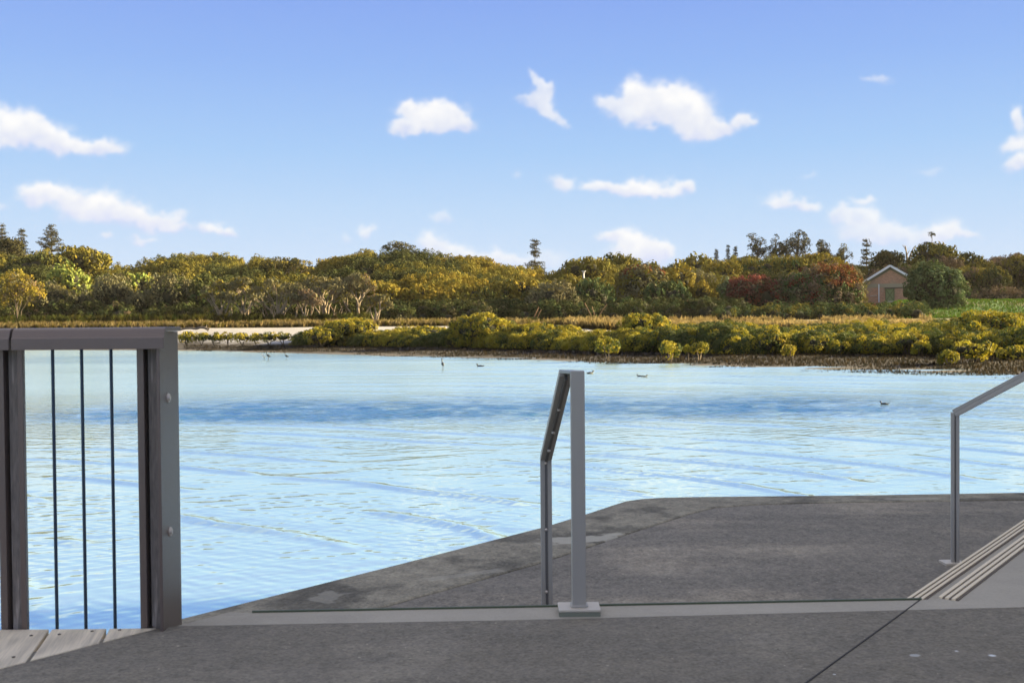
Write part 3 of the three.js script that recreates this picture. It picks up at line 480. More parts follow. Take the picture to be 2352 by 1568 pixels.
// a round-crowned tree or bush standing at picture column px, from row base to row top, w columns wide
const KIND = {
  bush_tree: { geo: 'bush', size: 1.15, cover: 1.15, low: 0.16, lobes: 9, stretch: 1.2 },
  broad_tree: { geo: 'broad', size: 1.05, cover: 1.25, low: 0.04, lobes: 13, stretch: 1 },
  shrub: { geo: 'bush', size: 0.8, cover: 1.1, low: 0.0, lobes: 7, stretch: 1 },
  mangrove: { geo: 'mangrove', size: 0.40, cover: 1.0, low: 0.16, lobes: 10, stretch: 1 },
};
function roundTree(kind, px, base, top, w, depth, colors, label, opt = {}) {
  const K = { ...KIND[kind], ...opt }, b = at(px, base, depth), H = (base - top) * depth / F, W = w * depth / F, foot = opt.sink ? b.y - opt.sink : b.y;
  const t = thing(opt.name ?? kind, label, opt.category ?? (kind === 'shrub' ? 'shrub' : kind === 'mangrove' ? 'mangrove' : 'tree'), [b.x, foot, b.z], 0, opt.group);
  const y0 = H * K.low + (b.y - foot), rx = W / 2, ch = H * (1 - K.low), lobes = [[V(0, y0 + ch * 0.46, 0), rx * 0.72, ch * 0.46, rx * 0.66]];
  for (let i = 0; i < K.lobes; i++) {
    const a = i / K.lobes * 6.283 + rr(-0.3, 0.3), e = rr(-0.35, 0.85), r = rr(0.30, 0.46), ce = Math.cos(e);
    lobes.push([V(Math.cos(a) * ce * rx * (1 - r), y0 + ch * (0.44 + 0.44 * Math.sin(e)) - (Math.sin(e) > 0.3 ? ch * r * 0.35 : 0), Math.sin(a) * ce * rx * 0.9 * (1 - r)), rx * r, Math.min(ch, rx * 1.6) * r * 0.85, rx * r]);
  }
  const hiTop = Math.max(...lobes.map((l) => l[0].y + l[2])), goal = y0 + ch; for (const l of lobes) l[0].y += (goal - hiTop) * clamp((l[0].y - y0) / ch, 0, 1);
  const lv = new Leaves(), pal = typeof colors === 'function' ? colors : mixed(colors); clothe(lv, lobes, K.size, K.cover, (p, d) => pal(p, d, rx, H), -0.75, K.stretch);
  const crown = lv.merged('crown', FAR[K.geo], kind === 'mangrove' ? glossTree : leafTree, t);
  if (K.core !== false) mesh('dark_core', coreMesh(lobes, 0.66), core, crown);
  const g = [], n = kind === 'mangrove' || kind === 'shrub' ? 3 : 2;
  for (let i = 0; i < n; i++) { const a = rr(0, 6.283), e = V(Math.cos(a) * rx * 0.45, y0 + ch * 0.55, Math.sin(a) * rx * 0.45); g.push(limb(V(Math.cos(a) * 0.006 * W, -0.15, Math.sin(a) * 0.006 * W), e, Math.max(0.03, W * 0.028), 0.02, V(Math.cos(a + 1) * rx * 0.15, 0, Math.sin(a + 1) * rx * 0.15))); }
  mesh('trunk', merge(g), opt.pale ? paleBark : bark, t);
  return t;
}
// a wind-shaped tree with bare forking limbs under flat cushions of leaves
function forkTree(name, px, base, top, w, depth, colors, label, opt = {}) {
  if (name === 'tea_tree') opt = { along: 0.06, rag: 0.22, hub: 0.8, lowest: 0, drop: 0.22, ...opt, flat: (opt.flat ?? 0.4) * 0.8, r: (opt.r ?? 0.12) * 1.25 };
  const b = at(px, base, depth), H = (base - top) * depth / F, W = w * depth / F, t = thing(name, label, 'tree', [b.x, b.y, b.z], 0, opt.group), g = [], lobes = [], n = opt.limbs ?? 6, flat = opt.flat ?? 0.34, start = opt.start ?? 0.05, r0 = opt.r ?? Math.max(0.07, H * 0.018), lean = (opt.lean ?? 0) * W;
  const trunkTop = V(lean * 0.4, H * (opt.fork ?? 0.3), 0); g.push(limb(V(0, -0.3, 0), trunkTop, r0 * (name === 'tea_tree' ? 1.0 : 1.5), r0, V(rr(-0.3, 0.3) * W * 0.2, 0, 0)));
  for (let i = 0; i < n; i++) {
    const s = n === 1 ? 0 : i / (n - 1) * 2 - 1, x = lean + s * W * 0.38 + rr(-0.05, 0.05) * W, z = rr(-0.28, 0.28) * W, lw = W * rr(0.15, 0.23) * (opt.pad ?? 1), lh = lw * flat * rr(0.85, 1.3), y = H * (1 - (opt.drop ?? 0.3) * s * s - rr(0, opt.rag ?? 0.12)) - lh, e = V(x, y, z);
    const multi = name === 'tea_tree' && i % 2 === 0, from = multi ? V(s * r0 * 0.8, -0.2, rr(-0.5, 0.5) * r0) : trunkTop.clone().lerp(V(lean * 0.2, H * start, 0), rr(-0.25, 0.6)); const kink = from.clone().lerp(e, rr(0.4, 0.6)).add(V(rr(-0.09, 0.09) * W, rr(-0.04, 0.06) * H, rr(-0.05, 0.05) * W)); g.push(limb(from, kink, r0 * (multi ? 0.9 : 0.75), r0 * 0.5, V(rr(-0.07, 0.07) * W, 0, 0)), limb(kink, e, r0 * 0.5, r0 * 0.22, V(rr(-0.08, 0.08) * W, rr(-0.03, 0.05) * H, 0)));
    for (let k = 0; k < 5; k++) { const q = e.clone().lerp(from, rr(0, opt.along ?? 0.25)).add(V(rr(-1, 1) * lw * 0.95, rr(-0.5, 0.8) * lh, rr(-1, 1) * lw * 0.9)); g.push(limb(e.clone().lerp(from, rr(0.1, 0.45)), q, r0 * 0.35, r0 * 0.12, V(0, -0.1 * lw, 0), 4, 2)); lobes.push([q, lw * rr(0.35, 0.65), lh * rr(0.45, 0.95), lw * rr(0.35, 0.65)]); }
    lobes.push([V(x, y + lh * 0.2, z), lw * (opt.hub ?? 0.85), lh, lw * (opt.hub ?? 0.85)]);
  }
  const lv = new Leaves(); clothe(lv, lobes, opt.size ?? 0.8, opt.cover ?? 0.85, mixed(colors), opt.lowest ?? -0.3, 1); lv.merged('crown', FAR[opt.geo ?? 'fine'], leafTree, t);
  mesh('trunk', merge(g), opt.bark ?? paleBark, t); return t;
}
// Norfolk pine: a straight mast with flat whorls
function norfolk(px, base, top, w, depth, label, opt = {}) {
  const b = at(px, base, depth), H = (base - top) * depth / F, W = w * depth / F, t = thing('norfolk_pine', label, 'tree', [b.x, b.y, b.z]), g = [limb(V(0, -1, 0), V(rr(-.02, .02) * H, H * 0.99, 0), H * 0.022, H * 0.006)], lv = new Leaves(), tiers = opt.tiers ?? 9;
  for (let k = 0; k < tiers; k++) {
    const f = k / (tiers - 1); if ((opt.gap ?? []).includes(k)) continue;
    const y = H * lerp(opt.from ?? 0.12, 0.97, f), reach = W / 2 * (opt.profile ? opt.profile(f) : lerp(1, 0.22, f)) * rr(0.75, 1.12), n = opt.arms ?? 6;
    for (let i = 0; i < n; i++) { if (R() < 0.16) continue; const a = i / n * 6.283 + k + rr(-0.3, 0.3), rc = reach * rr(0.45, 1.12), e = V(Math.cos(a) * rc, y + rc * rr(-0.12, 0.3) + rr(-0.5, 0.5) * (opt.ts ?? 1), Math.sin(a) * rc); g.push(limb(V(0, y, 0), e, H * 0.006, H * 0.003, V(0, -reach * 0.12, 0), 4, 2)); const m = Math.max(2, Math.round(reach / 0.28)); for (let j = 1; j <= m; j++) { const s = (j - 0.2) / m; if (s < 0.3 && reach > 1) continue; lv.add(V(e.x * s + rr(-.1, .1), lerp(y, e.y, s * s) + 0.1, e.z * s + rr(-.1, .1)), V(rr(-.5, .5), 1, rr(-.5, .5)), rr(0.5, 0.95) * (opt.ts ?? 1), jitter(PINE), 0.9); } }
  }
  lv.merged('crown', FAR.needle, leafTree, t); mesh('trunk', merge(g), bark, t); return t;
}

// ---------- hill canopies (each reads as one mass) ----------
function canopy(u0, u1, d0, d1, n, colors, label, opt = {}) {
  const lobes = [], lv = new Leaves(), tone = new Map();
  for (let i = 0; i < n * 0.36; i++) {
    const u = rr(u0, u1), d = rr(Math.max(d0, footAt(u) + 1), d1), r = rr(2.2, 4.0) * (opt.r ?? 1), topH = canopyTop(u, d) + rr(-1.2, 0.2), x = xAt(u, d);
    if (opt.skip && opt.skip(u, d)) continue;
    const c = V(x, topH - r * 0.92, -d), f = fbm(x * 0.05 + 40, topH * 0.1 - d * 0.05, 2, 50), col = colors[Math.floor(clamp(f * 1.6 - 0.3 + rr(-0.22, 0.22), 0, 0.999) * colors.length)], k = rr(0.8, 1.2), mine = col.map((v) => v * k);
    const put = (p, a, b) => { const l = [p, a, b, a]; lobes.push(l); tone.set(p, mine); };
    put(c, r * 0.86, r * 0.82);
    for (let m = 0; m < 10; m++) { const a = R() * 6.283, e = Math.asin(rr(-0.05, 0.95)), q = r * rr(0.26, 0.42); put(V(c.x + Math.cos(a) * Math.cos(e) * (r - q * 0.7), c.y + Math.sin(e) * (r * 0.95 - q * 0.7), c.z + Math.sin(a) * Math.cos(e) * (r - q * 0.7)), q, q * 1.1); }
  }
  for (const l of lobes) { const col = tone.get(l[0]); clothe(lv, [l], opt.size ?? 0.95, l[1] > 1.7 ? 0.35 : 0.62, () => jitter(col, 0.16), -0.4, 1.3); }
  const o = tag(lv.build('hill_bush', TUFT.bush, leafMat), label, 'bush', null, 'stuff');
  const c = mesh('dark_core', coreMesh(lobes.filter((l) => l[1] > 1.7), 0.86), core, o); c.userData.kind = 'stuff';
  return o;
}
R = rng(101);
canopy(-700, 300, 134, 197, 480, [DEEP, OLIVE, OLIVE, DEEP], 'dense dark olive bush covering the hill at the far left');
canopy(235, 760, 134, 197, 480, [DEEP, OLIVE, DEEP, OLIVE], 'long low ridge of dense olive bush between the left hill and the middle');
canopy(715, 1290, 134, 197, 580, [DEEP, OLIVE, GOLD, OLIVE, DEEP], 'dense golden olive bush covering the rounded hill in the middle');
canopy(1265, 2010, 150, 197, 460, [DEEP, OLIVE, OLIVE, GREYG], 'dense olive bush along the ridge behind the red flowering trees', { skip: (u, d) => u > 1950 && d < 186 });
canopy(2000, 3400, 185, 200, 340, [DEEP, OLIVE, DEEP, DRY], 'dense brown green bush on the slope behind the brick shed and bank', { r: 1.1 });

// low dark scrub at the foot of the bush
function scrub(u0, u1, d0, d1, n, h, colors, label, size = 0.75) {
  const lv = new Leaves(), lobes = []; for (let i = 0; i < n; i++) { const u = rr(u0, u1), d = rr(d0, d1), p = ground(u, d), r = rr(0.6, 1.2) * h; lobes.push([V(p.x, p.y + r * 0.45, p.z), r * 1.1, r, r]); }
  clothe(lv, lobes, size, 0.6, mixed(colors), -0.2); const o = tag(lv.build('scrub', TUFT.bush, leafMat), label, 'scrub', null, 'stuff'); mesh('dark_core', coreMesh(lobes, 0.52), core, o).userData.kind = 'stuff'; return o;
}
R = rng(102);
scrub(-400, 870, 127, 134, 190, 1.7, [DEEP, DEEP, GREEN, DRY], 'shaded scrub along the foot of the bush at the left');
scrub(850, 1700, 125, 137, 240, 1.5, [DEEP, GREEN, DEEP, GREYG], 'shaded scrub along the foot of the bush in the middle');
scrub(1640, 2120, 122, 132, 120, 1.1, [GREEN, OLIVE, DEEP], 'low green scrub below the red flowering trees at the right');
scrub(2150, 2900, 176, 184, 160, 1.9, [DRY, DEEP, DRY], 'dry brown scrub along the top of the grass bank', 0.9);

// ---------- single trees ----------
R = rng(103);
norfolk(5, 612, 517, 44, 205, 'tall norfolk pine cut by the left edge of the photo', { tiers: 10 });
norfolk(50, 598, 530, 46, 205, 'smaller norfolk pine just right of the one at the left edge', { tiers: 8 });
norfolk(118, 592, 518, 82, 205, 'broad norfolk pine alone above the left hill', { tiers: 9, from: 0.2 });
roundTree('bush_tree', 22, 612, 548, 56, 200, [PINE, OLIVE], 'dark tree between the two norfolk pines at the left edge');
roundTree('bush_tree', 190, 640, 573, 110, 165, [OLIVE, GOLD, OLIVE], 'large golden olive dome at the right end of the left hill');
roundTree('bush_tree', 95, 660, 590, 120, 160, [DEEP, OLIVE], 'dark olive tree on the left hill behind the lime topped tree');
forkTree('tea_tree', 38, 738, 618, 96, 125, [GOLD, GREYG, DRY], 'orange lit tree with several thin trunks at the left edge', { limbs: 7, flat: 0.75, fork: 0.35, drop: 0.28, pad: 1.25, cover: 1.1, bark: bark, r: 0.06, lowest: -0.5, along: 0.3 });
roundTree('bush_tree', 158, 720, 606, 92, 140, [LIME, LIME, OLIVE], 'bright lime topped tree on the left, above grey green bushes');
roundTree('broad_tree', 120, 738, 652, 72, 131, [GREYG, DEEP], 'grey green bush left of and below the lime topped tree', { geo: 'fine' });
roundTree('broad_tree', 190, 738, 660, 62, 130, [GREYG, DEEP, GREYG], 'small grey green bush right below the lime topped tree', { geo: 'fine' });
roundTree('broad_tree', 258, 738, 634, 100, 133, [GREYG, GREYG, DEEP], 'grey green round tree between the two lime crowns', { geo: 'fine' });
roundTree('bush_tree', 318, 710, 625, 60, 138, [LIME, OLIVE, LIME], 'small lime green crown peeping between two grey green trees');
roundTree('broad_tree', 322, 740, 664, 56, 130, [GREYG, GREYG], 'small grey bush below the smaller lime crown', { geo: 'fine' });
roundTree('broad_tree', 392, 740, 630, 118, 132, [GREYG, DEEP, GREYG], 'largest grey green round tree, above the end of the balustrade', { geo: 'fine' });
roundTree('bush_tree', 470, 738, 652, 80, 132, [DEEP, GREEN], 'dark green tree right of the largest grey green tree');
forkTree('tea_tree', 505, 740, 645, 80, 125, [GREYG, OLIVE, GOLD], 'tea tree with a grey crown left of the driftwood trunks', { limbs: 5, flat: 0.5, fork: 0.3 });
forkTree('pine_tree', 655, 715, 579, 116, 165, [PINE, GOLD, PINE], 'flat topped skyline pine with sky showing through its crown', { limbs: 8, flat: 0.34, fork: 0.4, drop: 0.30, size: 0.85, geo: 'needle' });
forkTree('tea_tree', 560, 735, 640, 90, 126, [GREYG, GOLD, GREYG], 'tea tree with sunlit twisted limbs below the flat topped pine, left', { limbs: 6, flat: 0.42, r: .13 });
forkTree('tea_tree', 640, 738, 640, 104, 124, [GREYG, GREYG, GOLD], 'pale limbed tea tree below the flat topped pine, right', { limbs: 7, flat: 0.4, fork: 0.18, r: .14 });
forkTree('tea_tree', 745, 738, 624, 104, 126, [GREYG, GREYG, GOLD], 'tall tea tree with a silvery crown, middle of the pale limbed group', { limbs: 7, flat: 0.46, fork: 0.3, r: .15 });
forkTree('tea_tree', 822, 736, 627, 90, 125, [GREYG, DRY, GOLD], 'tea tree with layered silvery crown at the right of its group', { limbs: 7, flat: 0.34, fork: 0.28, drop: 0.4, r: .13 });
forkTree('tea_tree', 700, 740, 668, 60, 122, [DRY, GREYG], 'low tea tree between two taller pale limbed ones', { limbs: 5, flat: 0.4, fork: 0.3, r: .1 });
forkTree('tea_tree', 862, 738, 678, 52, 121, [GREYG, GOLD], 'small tea tree leaning out right of the pale limbed group', { limbs: 4, flat: 0.4, lean: 0.1 });
for (const [px, base, top, w, c, l] of [[893, 722, 655, 84, [GOLD, GOLD, OLIVE], 'golden bush just right of the pale limbed tea trees'], [962, 715, 662, 66, [GOLD, OLIVE], 'golden olive bush second to the right of the tea trees'], [1020, 718, 664, 86, [GOLD, GOLD, OLIVE], 'broad golden bush at the foot of the middle hill'], [1092, 716, 662, 70, [GOLD, OLIVE, GOLD], 'spiky golden bush below the right shoulder of the middle hill'], [1150, 715, 655, 70, [OLIVE, GOLD], 'golden bush left of the big grey green dome'], [1200, 690, 640, 60, [GOLD, OLIVE], 'golden bush behind and left of the grey green dome']]) roundTree('bush_tree', px, base, top, w, 138, c, l);
roundTree('shrub', 905, 738, 694, 100, 129, [DEEP, GREEN], 'dark rounded shrub below the golden bush near the tea trees');
roundTree('shrub', 985, 738, 696, 104, 129, [DEEP, DEEP, GREEN], 'dark rounded shrub below the broad golden bush, left');
roundTree('shrub', 1075, 738, 694, 104, 129, [DEEP, GREYG, DEEP], 'dark rounded shrub below the spiky golden bush');
roundTree('shrub', 1165, 738, 690, 90, 129, [DEEP, DEEP], 'dark rounded shrub left of the grey green dome');
forkTree('pine_tree', 915, 592, 556, 76, 200, [PINE, OLIVE], 'small flat topped pine on the summit of the middle hill', { limbs: 7, flat: 0.4, fork: 0.2, drop: 0.35, size: 0.75, geo: 'needle', bark });
norfolk(1230, 634, 553, 56, 200, 'norfolk pine with a bare middle standing alone near the centre', { tiers: 10, ts: 0.9, arms: 7, from: 0.06, gap: [4], profile: (f) => (f < 0.4 ? lerp(1, 0.75, f / 0.4) : lerp(0.66, 0.34, (f - 0.4) / 0.6)) });
roundTree('broad_tree', 1268, 738, 648, 112, 130, [GREYG, GREYG, DEEP], 'big grey green dome at the centre, behind the mangroves', { geo: 'fine' });
roundTree('bush_tree', 1348, 680, 596, 132, 165, [OLIVE, OLIVE, GOLD], 'broad olive dome on the skyline behind the white pole');
roundTree('bush_tree', 1428, 660, 588, 86, 178, [OLIVE, DEEP], 'smaller olive dome on the skyline, right of the one behind the white pole');
roundTree('shrub', 1312, 672, 632, 52, 152, [GOLD, OLIVE], 'small golden bush left of the white pole');
roundTree('bush_tree', 1362, 738, 650, 92, 134, [GREEN, GREEN, DEEP], 'mid green tree directly below the white pole');
const redTop = (p, d, rx, H) => (p.y > H * 0.72 && R() < 0.5 ? jitter(R() < 0.6 ? RUST : RED) : jitter(R() < 0.5 ? GREYG : OLIVE));
roundTree('broad_tree', 1478, 720, 602, 118, 146, redTop, 'grey green tree with a red tinged top right of the white pole', { name: 'red_flowering_tree' });
roundTree('bush_tree', 1562, 705, 608, 60, 150, [GOLD, OLIVE, GOLD], 'narrow golden dome right of the red tinged tree');
roundTree('bush_tree', 1532, 738, 650, 92, 136, [GREEN, GREEN, DEEP], 'leafy mid green tree below the narrow golden dome');
roundTree('shrub', 1440, 738, 690, 70, 130, [GREEN, DEEP], 'dark green shrub below the red tinged tree');
roundTree('shrub', 1612, 690, 645, 38, 148, [GOLD, GOLD], 'small golden shrub between the green tree and the ridge');
roundTree('shrub', 1600, 738, 692, 84, 131, [DEEP, DRY, GREYG], 'greyish shrub left of the dark red tree');
roundTree('bush_tree', 1598, 672, 590, 84, 176, [OLIVE, GREYG], 'olive dome on the ridge left of the golden dome');
roundTree('bush_tree', 1658, 672, 603, 84, 165, [GOLD, OLIVE, GOLD], 'golden dome on the ridge left of the branching pines');
roundTree('bush_tree', 1745, 670, 597, 90, 172, [OLIVE, GREEN, OLIVE], 'olive tree on the ridge below the left branching pine');
roundTree('bush_tree', 1815, 680, 594, 84, 170, [OLIVE, GREEN], 'green olive tree on the ridge above the two red trees');
roundTree('bush_tree', 1888, 660, 588, 110, 172, [GOLD, OLIVE], 'golden olive tree on the ridge left of the brick shed');
roundTree('broad_tree', 1674, 712, 640, 50, 140, [[0.13, 0.16, 0.085], GREEN], 'pale green tree at the left shoulder of the dark red tree');
roundTree('broad_tree', 1738, 744, 632, 138, 134, (p, d, rx) => jitter(p.y > 0.82 * rx * 2 * 0.82 && R() < 0.6 ? [0.22, 0.065, 0.05] : R() < 0.62 ? [0.115, 0.05, 0.036] : R() < 0.4 ? RED : [0.10, 0.10, 0.05]), 'large dome shaped tree covered in dark red flowers', { name: 'red_flowering_tree', size: 0.8 });
roundTree('broad_tree', 1882, 745, 607, 208, 134, (p, d, rx, H) => (p.y > H * 0.62 && p.x > -rx * 0.1 && R() < 0.75 ? jitter(R() < 0.7 ? RUST : [0.2, 0.12, 0.03]) : jitter(R() < 0.13 ? RED : R() < 0.35 ? DRY : R() < 0.4 ? GREYG : GREEN)), 'widest tree, green and rust with an orange red top, left of the brick shed', { name: 'red_flowering_tree', lobes: 20, size: 0.85 });
roundTree('broad_tree', 2153, 730, 602, 130, 148, [GREEN, [0.11, 0.15, 0.06], [0.14, 0.18, 0.085]], 'dense dark green round tree standing right against the brick shed', { name: 'evergreen_tree', lobes: 18 });
roundTree('broad_tree', 2190, 722, 618, 54, 151, [GREYG, DRY], 'greyish half dry tree behind the right side of the dense round tree', { geo: 'fine' });
roundTree('shrub', 2004, 745, 700, 64, 134, [DEEP, GREEN, RED], 'dark reddish green shrub at the right foot of the widest red tinged tree');
roundTree('shrub', 2078, 744, 701, 84, 135, [DRY, DRY, DRY], 'dry leafless brown shrub below the brick shed', { geo: 'fine', core: false, cover: 0.8 });
for (const [px, top, w, l, o] of [[1740, 527, 62, 'leftmost of the branching pines on the right ridge', { limbs: 7, rag: 0.4, drop: 0.35 }], [1786, 531, 48, 'second branching pine from the left on the right ridge', { limbs: 6, rag: 0.5 }], [1832, 523, 84, 'branching pine with a rounded umbrella crown, tallest of the ridge pines', { limbs: 9, fork: 0.45, drop: 0.55, rag: 0.15 }], [1890, 547, 40, 'slim open pine right of the umbrella crowned pine', { limbs: 6, rag: 0.5 }], [1930, 559, 56, 'rightmost open branching pine on the ridge, left of the brick shed', { limbs: 7, rag: 0.55 }]]) forkTree('pine_tree', px, 612, top, w, 200, [PINE, PINE, OLIVE], l, { flat: 0.62, fork: 0.3, size: 0.7, geo: 'needle', bark, cover: 0.85, pad: 0.8, r: 0.18, along: 0.65, hub: 0.6, lowest: -0.7, ...o });
for (const [px, top, l] of [[1646, 574, 'left of three tiny pointed conifers on the ridge'], [1673, 564, 'middle and tallest of three tiny pointed conifers on the ridge'], [1690, 567, 'right of three tiny pointed conifers on the ridge']]) { const o = norfolk(px, 604, top, 13, 200, l, { tiers: 10, from: 0.1, ts: 0.6, arms: 4, profile: (f) => lerp(1, 0.12, f) }); o.name = numbered('conifer'); }
norfolk(1990, 645, 553, 50, 205, 'norfolk pine rising just left of the brick shed roof', { tiers: 9, from: 0.1 });
roundTree('bush_tree', 2040, 645, 579, 74, 200, [PINE, DEEP, OLIVE], 'dark round tree directly behind the brick shed roof');
roundTree('bush_tree', 2145, 655, 563, 110, 195, [OLIVE, DEEP, GOLD], 'large dark crown behind the dense round tree');
forkTree('pine_tree', 2140, 600, 532, 30, 204, [PINE, PINE], 'thin spindly pine sticking up out of the large dark crown', { limbs: 5, rag: 0.6, fork: 0.55, flat: 0.5, size: 0.55, geo: 'needle', bark, pad: 1.1, r: 0.12 });
roundTree('bush_tree', 2230, 660, 584, 66, 195, [DEEP, OLIVE], 'dark olive dome on the skyline above the grass bank');
roundTree('bush_tree', 2290, 665, 600, 76, 200, [DRY, OLIVE], 'brownish tree on the skyline toward the right edge');
roundTree('bush_tree', 2340, 680, 583, 76, 190, [OLIVE, DRY], 'tall olive tree cut by the right edge of the photo');
roundTree('bush_tree', 2218, 698, 614, 72, 182, [OLIVE, DRY, DEEP], 'flat topped brownish tree right of the dense round tree');
roundTree('bush_tree', 2280, 698, 618, 72, 180, [DEEP, OLIVE], 'spreading dark tree above the middle of the grass bank');
{ // bare dead tree
  const b = at(2088, 640, 200), t = thing('dead_tree', 'bare dead tree with forked branches behind the brick shed roof', 'tree', b.toArray()), g = []; const s = 200 / F;
  const P = (x, y) => V((x - 2088) * s, (640 - y) * s, rr(-0.3, 0.3));
  for (const [a, c, r0, r1] of [[[2088, 645], [2086, 600], .35, .25], [[2086, 600], [2081, 565], .22, .08], [[2086, 605], [2099, 568], .2, .07], [[2082, 580], [2075, 562], .1, .04], [[2084, 585], [2090, 575], .1, .04], [[2096, 580], [2101, 566], .08, .03], [[2081, 568], [2077, 563], .06, .03], [[2092, 592], [2094, 578], .08, .03], [[2088, 612], [2080, 600], .1, .04]]) g.push(limb(P(...a), P(...c), r0, r1, V(rr(-.2, .2), rr(0, .3), 0)));
  mesh('trunk', merge(g), std(C(0.2, 0.15, 0.1), 0.9), t);
}

// ---------- brick shed ----------
{
  const dp = 176, m = dp / F, base = at(2046, 694, dp), W = 124 * m, eave = 46 * m, apex = 84 * m, L = 12;
  const shed = thing('brick_shed', 'red brick shed with a white edged gable roof and green door', 'shed', base.toArray(), -24 * Math.PI / 180);
  const brickMap = texture(512, 512, (u, v) => { const row = Math.floor(v * 64), x = u * 24 + (row % 2) * 0.5, fx = x - Math.floor(x), fy = v * 64 - row, mortar = fx < 0.06 || fy < 0.14, h = hash(Math.floor(x), row, 90), w = fbm(u * 5, v * 5, 4, 91), k = 0.75 + 0.5 * h; const c = mortar ? [0.44, 0.36, 0.28] : [0.43 * k, 0.225 * k, 0.145 * k]; const g = 0.55 * sstep(0.52, 0.75, w); return [lerp(c[0], 0.36, g), lerp(c[1], 0.27, g), lerp(c[2], 0.19, g)]; }, true);
  brickMap.repeat.set(1 / 5.5, 1 / 5.5);
  const s = new THREE.Shape(); s.moveTo(-W / 2, -0.6); s.lineTo(W / 2, -0.6); s.lineTo(W / 2, eave); s.lineTo(0, apex - 0.12); s.lineTo(-W / 2, eave);
  const brick = std(0xffffff, 0.92, 0, { map: brickMap });
  const wall = mesh('wall', new THREE.ExtrudeGeometry(s, { depth: L, bevelEnabled: false }).translate(0, 0, -L), brick, shed);
  const band = std(C(0.32, 0.28, 0.20), 0.9);
  mesh('concrete_band', box(W * 0.985, 0.62, 0.05, 0, eave - 0.55, 0.026), band, wall);
  mesh('gable_trim', merge([-1, 1].map((k) => bar(V(k * W / 2 * 0.98, eave - 0.28, 0.03), V(0, apex - 0.42, 0.03), 0.5, 0.05, V(0, 1, 0)))), std(C(0.20, 0.18, 0.12), 0.9), wall);
  const over = 0.55, rl = Math.hypot(W / 2 + over, apex - eave), rm = std(C(0.42, 0.43, 0.45), 0.5, 0.2), roof = mesh('roof', merge([-1, 1].map((k) => bar(V(k * (W / 2 + over), eave - over * (apex - eave) / (W / 2), -L / 2 + 0.1), V(0, apex + 0.05, -L / 2 + 0.1), L + 0.8, 0.10, V(0, 0, 1)))), rm, shed);
  const white = std(C(0.75, 0.76, 0.78), 0.6);
  mesh('barge_board', merge([-1, 1].map((k) => bar(V(k * (W / 2 + over), eave - over * (apex - eave) / (W / 2) - 0.08, 0.53), V(k * 0.0, apex - 0.03, 0.53), 0.05, 0.36, V(0, 0, 1)))), white, roof);
  const green = std(C(0.20, 0.24, 0.105), 0.7), dg = std(C(0.12, 0.14, 0.06), 0.7), dx = -1 * m, dw = 20 * m, dh = 30 * m;
  const door = mesh('door', box(dw, dh, 0.08, dx, dh / 2 + 0.35 * m * 4, 0.045), green, shed), y0 = 0.35 * m * 4, y1 = y0 + dh;
  mesh('door_brace', merge([bar(V(dx - dw / 2, y0, 0.10), V(dx + dw / 2, y1, 0.10), 0.14, 0.03, V(1, 0, 0)), bar(V(dx + dw / 2, y0, 0.13), V(dx - dw / 2, y1, 0.13), 0.14, 0.03, V(1, 0, 0)), box(dw, 0.14, 0.03, dx, y0 + 0.07, 0.17), box(dw, 0.14, 0.03, dx, y1 - 0.07, 0.17), box(0.14, dh, 0.03, dx - dw / 2 + 0.07, (y0 + y1) / 2, 0.205), box(0.14, dh, 0.03, dx + dw / 2 - 0.07, (y0 + y1) / 2, 0.205)]), dg, door);
  mesh('door_track', box(44 * m, 0.16, 0.14, dx + 10.5 * m, y1 + 1.6 * m, 0.08), std(C(0.10, 0.075, 0.06), 0.7), shed);
  mesh('lintel', box(26 * m, 0.26, 0.05, dx, y1 + 0.17, 0.03), band, wall);
  mesh('doorstep', box(24 * m, 0.22, 0.8, dx, 0.10, 0.4), std(C(0.4, 0.38, 0.34), 0.9), shed);
  mesh('downpipe', new THREE.CylinderGeometry(0.09, 0.09, 42 * m, 8).translate(-25 * m, 21 * m, 0.12), white, shed);
  mesh('wall_pipe', bar(V(-44 * m, 15 * m, 0.08), V(-29 * m, 16.4 * m, 0.08), 0.09, 0.09, V(0, 1, 0)), std(C(0.5, 0.45, 0.4), 0.7), shed);
}
{ // white pole
  const b = at(1341, 652, 150), t = thing('beacon_pole', 'white pole with a flared top in front of the skyline dome', 'pole', b.toArray()), m = 150 / F, w = std(C(0.8, 0.8, 0.8), 0.5);
  mesh('pole', new THREE.CylinderGeometry(0.10, 0.12, 27 * m, 10).translate(0, 13.5 * m, 0), w, t);
  mesh('lamp_head', new THREE.CylinderGeometry(0.36, 0.10, 0.3, 12).translate(0, 28 * m, 0), w, t);
}

// ---------- dune grass, flax and reeds ----------
R = rng(104);
function grassField(name, label, cat, n, place, hgt, colors, geo = 'grass') { const lv = new Leaves(); for (let i = 0; i < n; i++) { const p = place(); if (!p) continue; const h = rr(...hgt); lv.m.push(new THREE.Matrix4().compose(p, new THREE.Quaternion().setFromAxisAngle(UP, R() * 6.283), V(h * rr(0.8, 1.3), h, h * rr(0.8, 1.3)))); lv.c.push(jitter(colors[Math.floor(R() * colors.length)])); } return tag(lv.build(name, TUFT[geo], grassMat), label, cat, null, 'stuff'); }
const STRAW = [0.38, 0.30, 0.15], STRAWD = [0.27, 0.21, 0.09], REED = [0.12, 0.145, 0.035];
const clumpy = (p, s, a, seed) => fbm(p.x * s, p.z * s * 1.5, 3, seed) > a;
grassField('dune_grass', 'strip of straw coloured grass along the top of the sand', 'grass', 5200, () => { const p = ground(rr(-300, 1500), rr(110, 119)); return clumpy(p, 0.35, 0.42, 7) ? p : null; }, [0.45, 0.9], [STRAW, STRAWD, STRAW, [0.2, 0.17, 0.04]]);
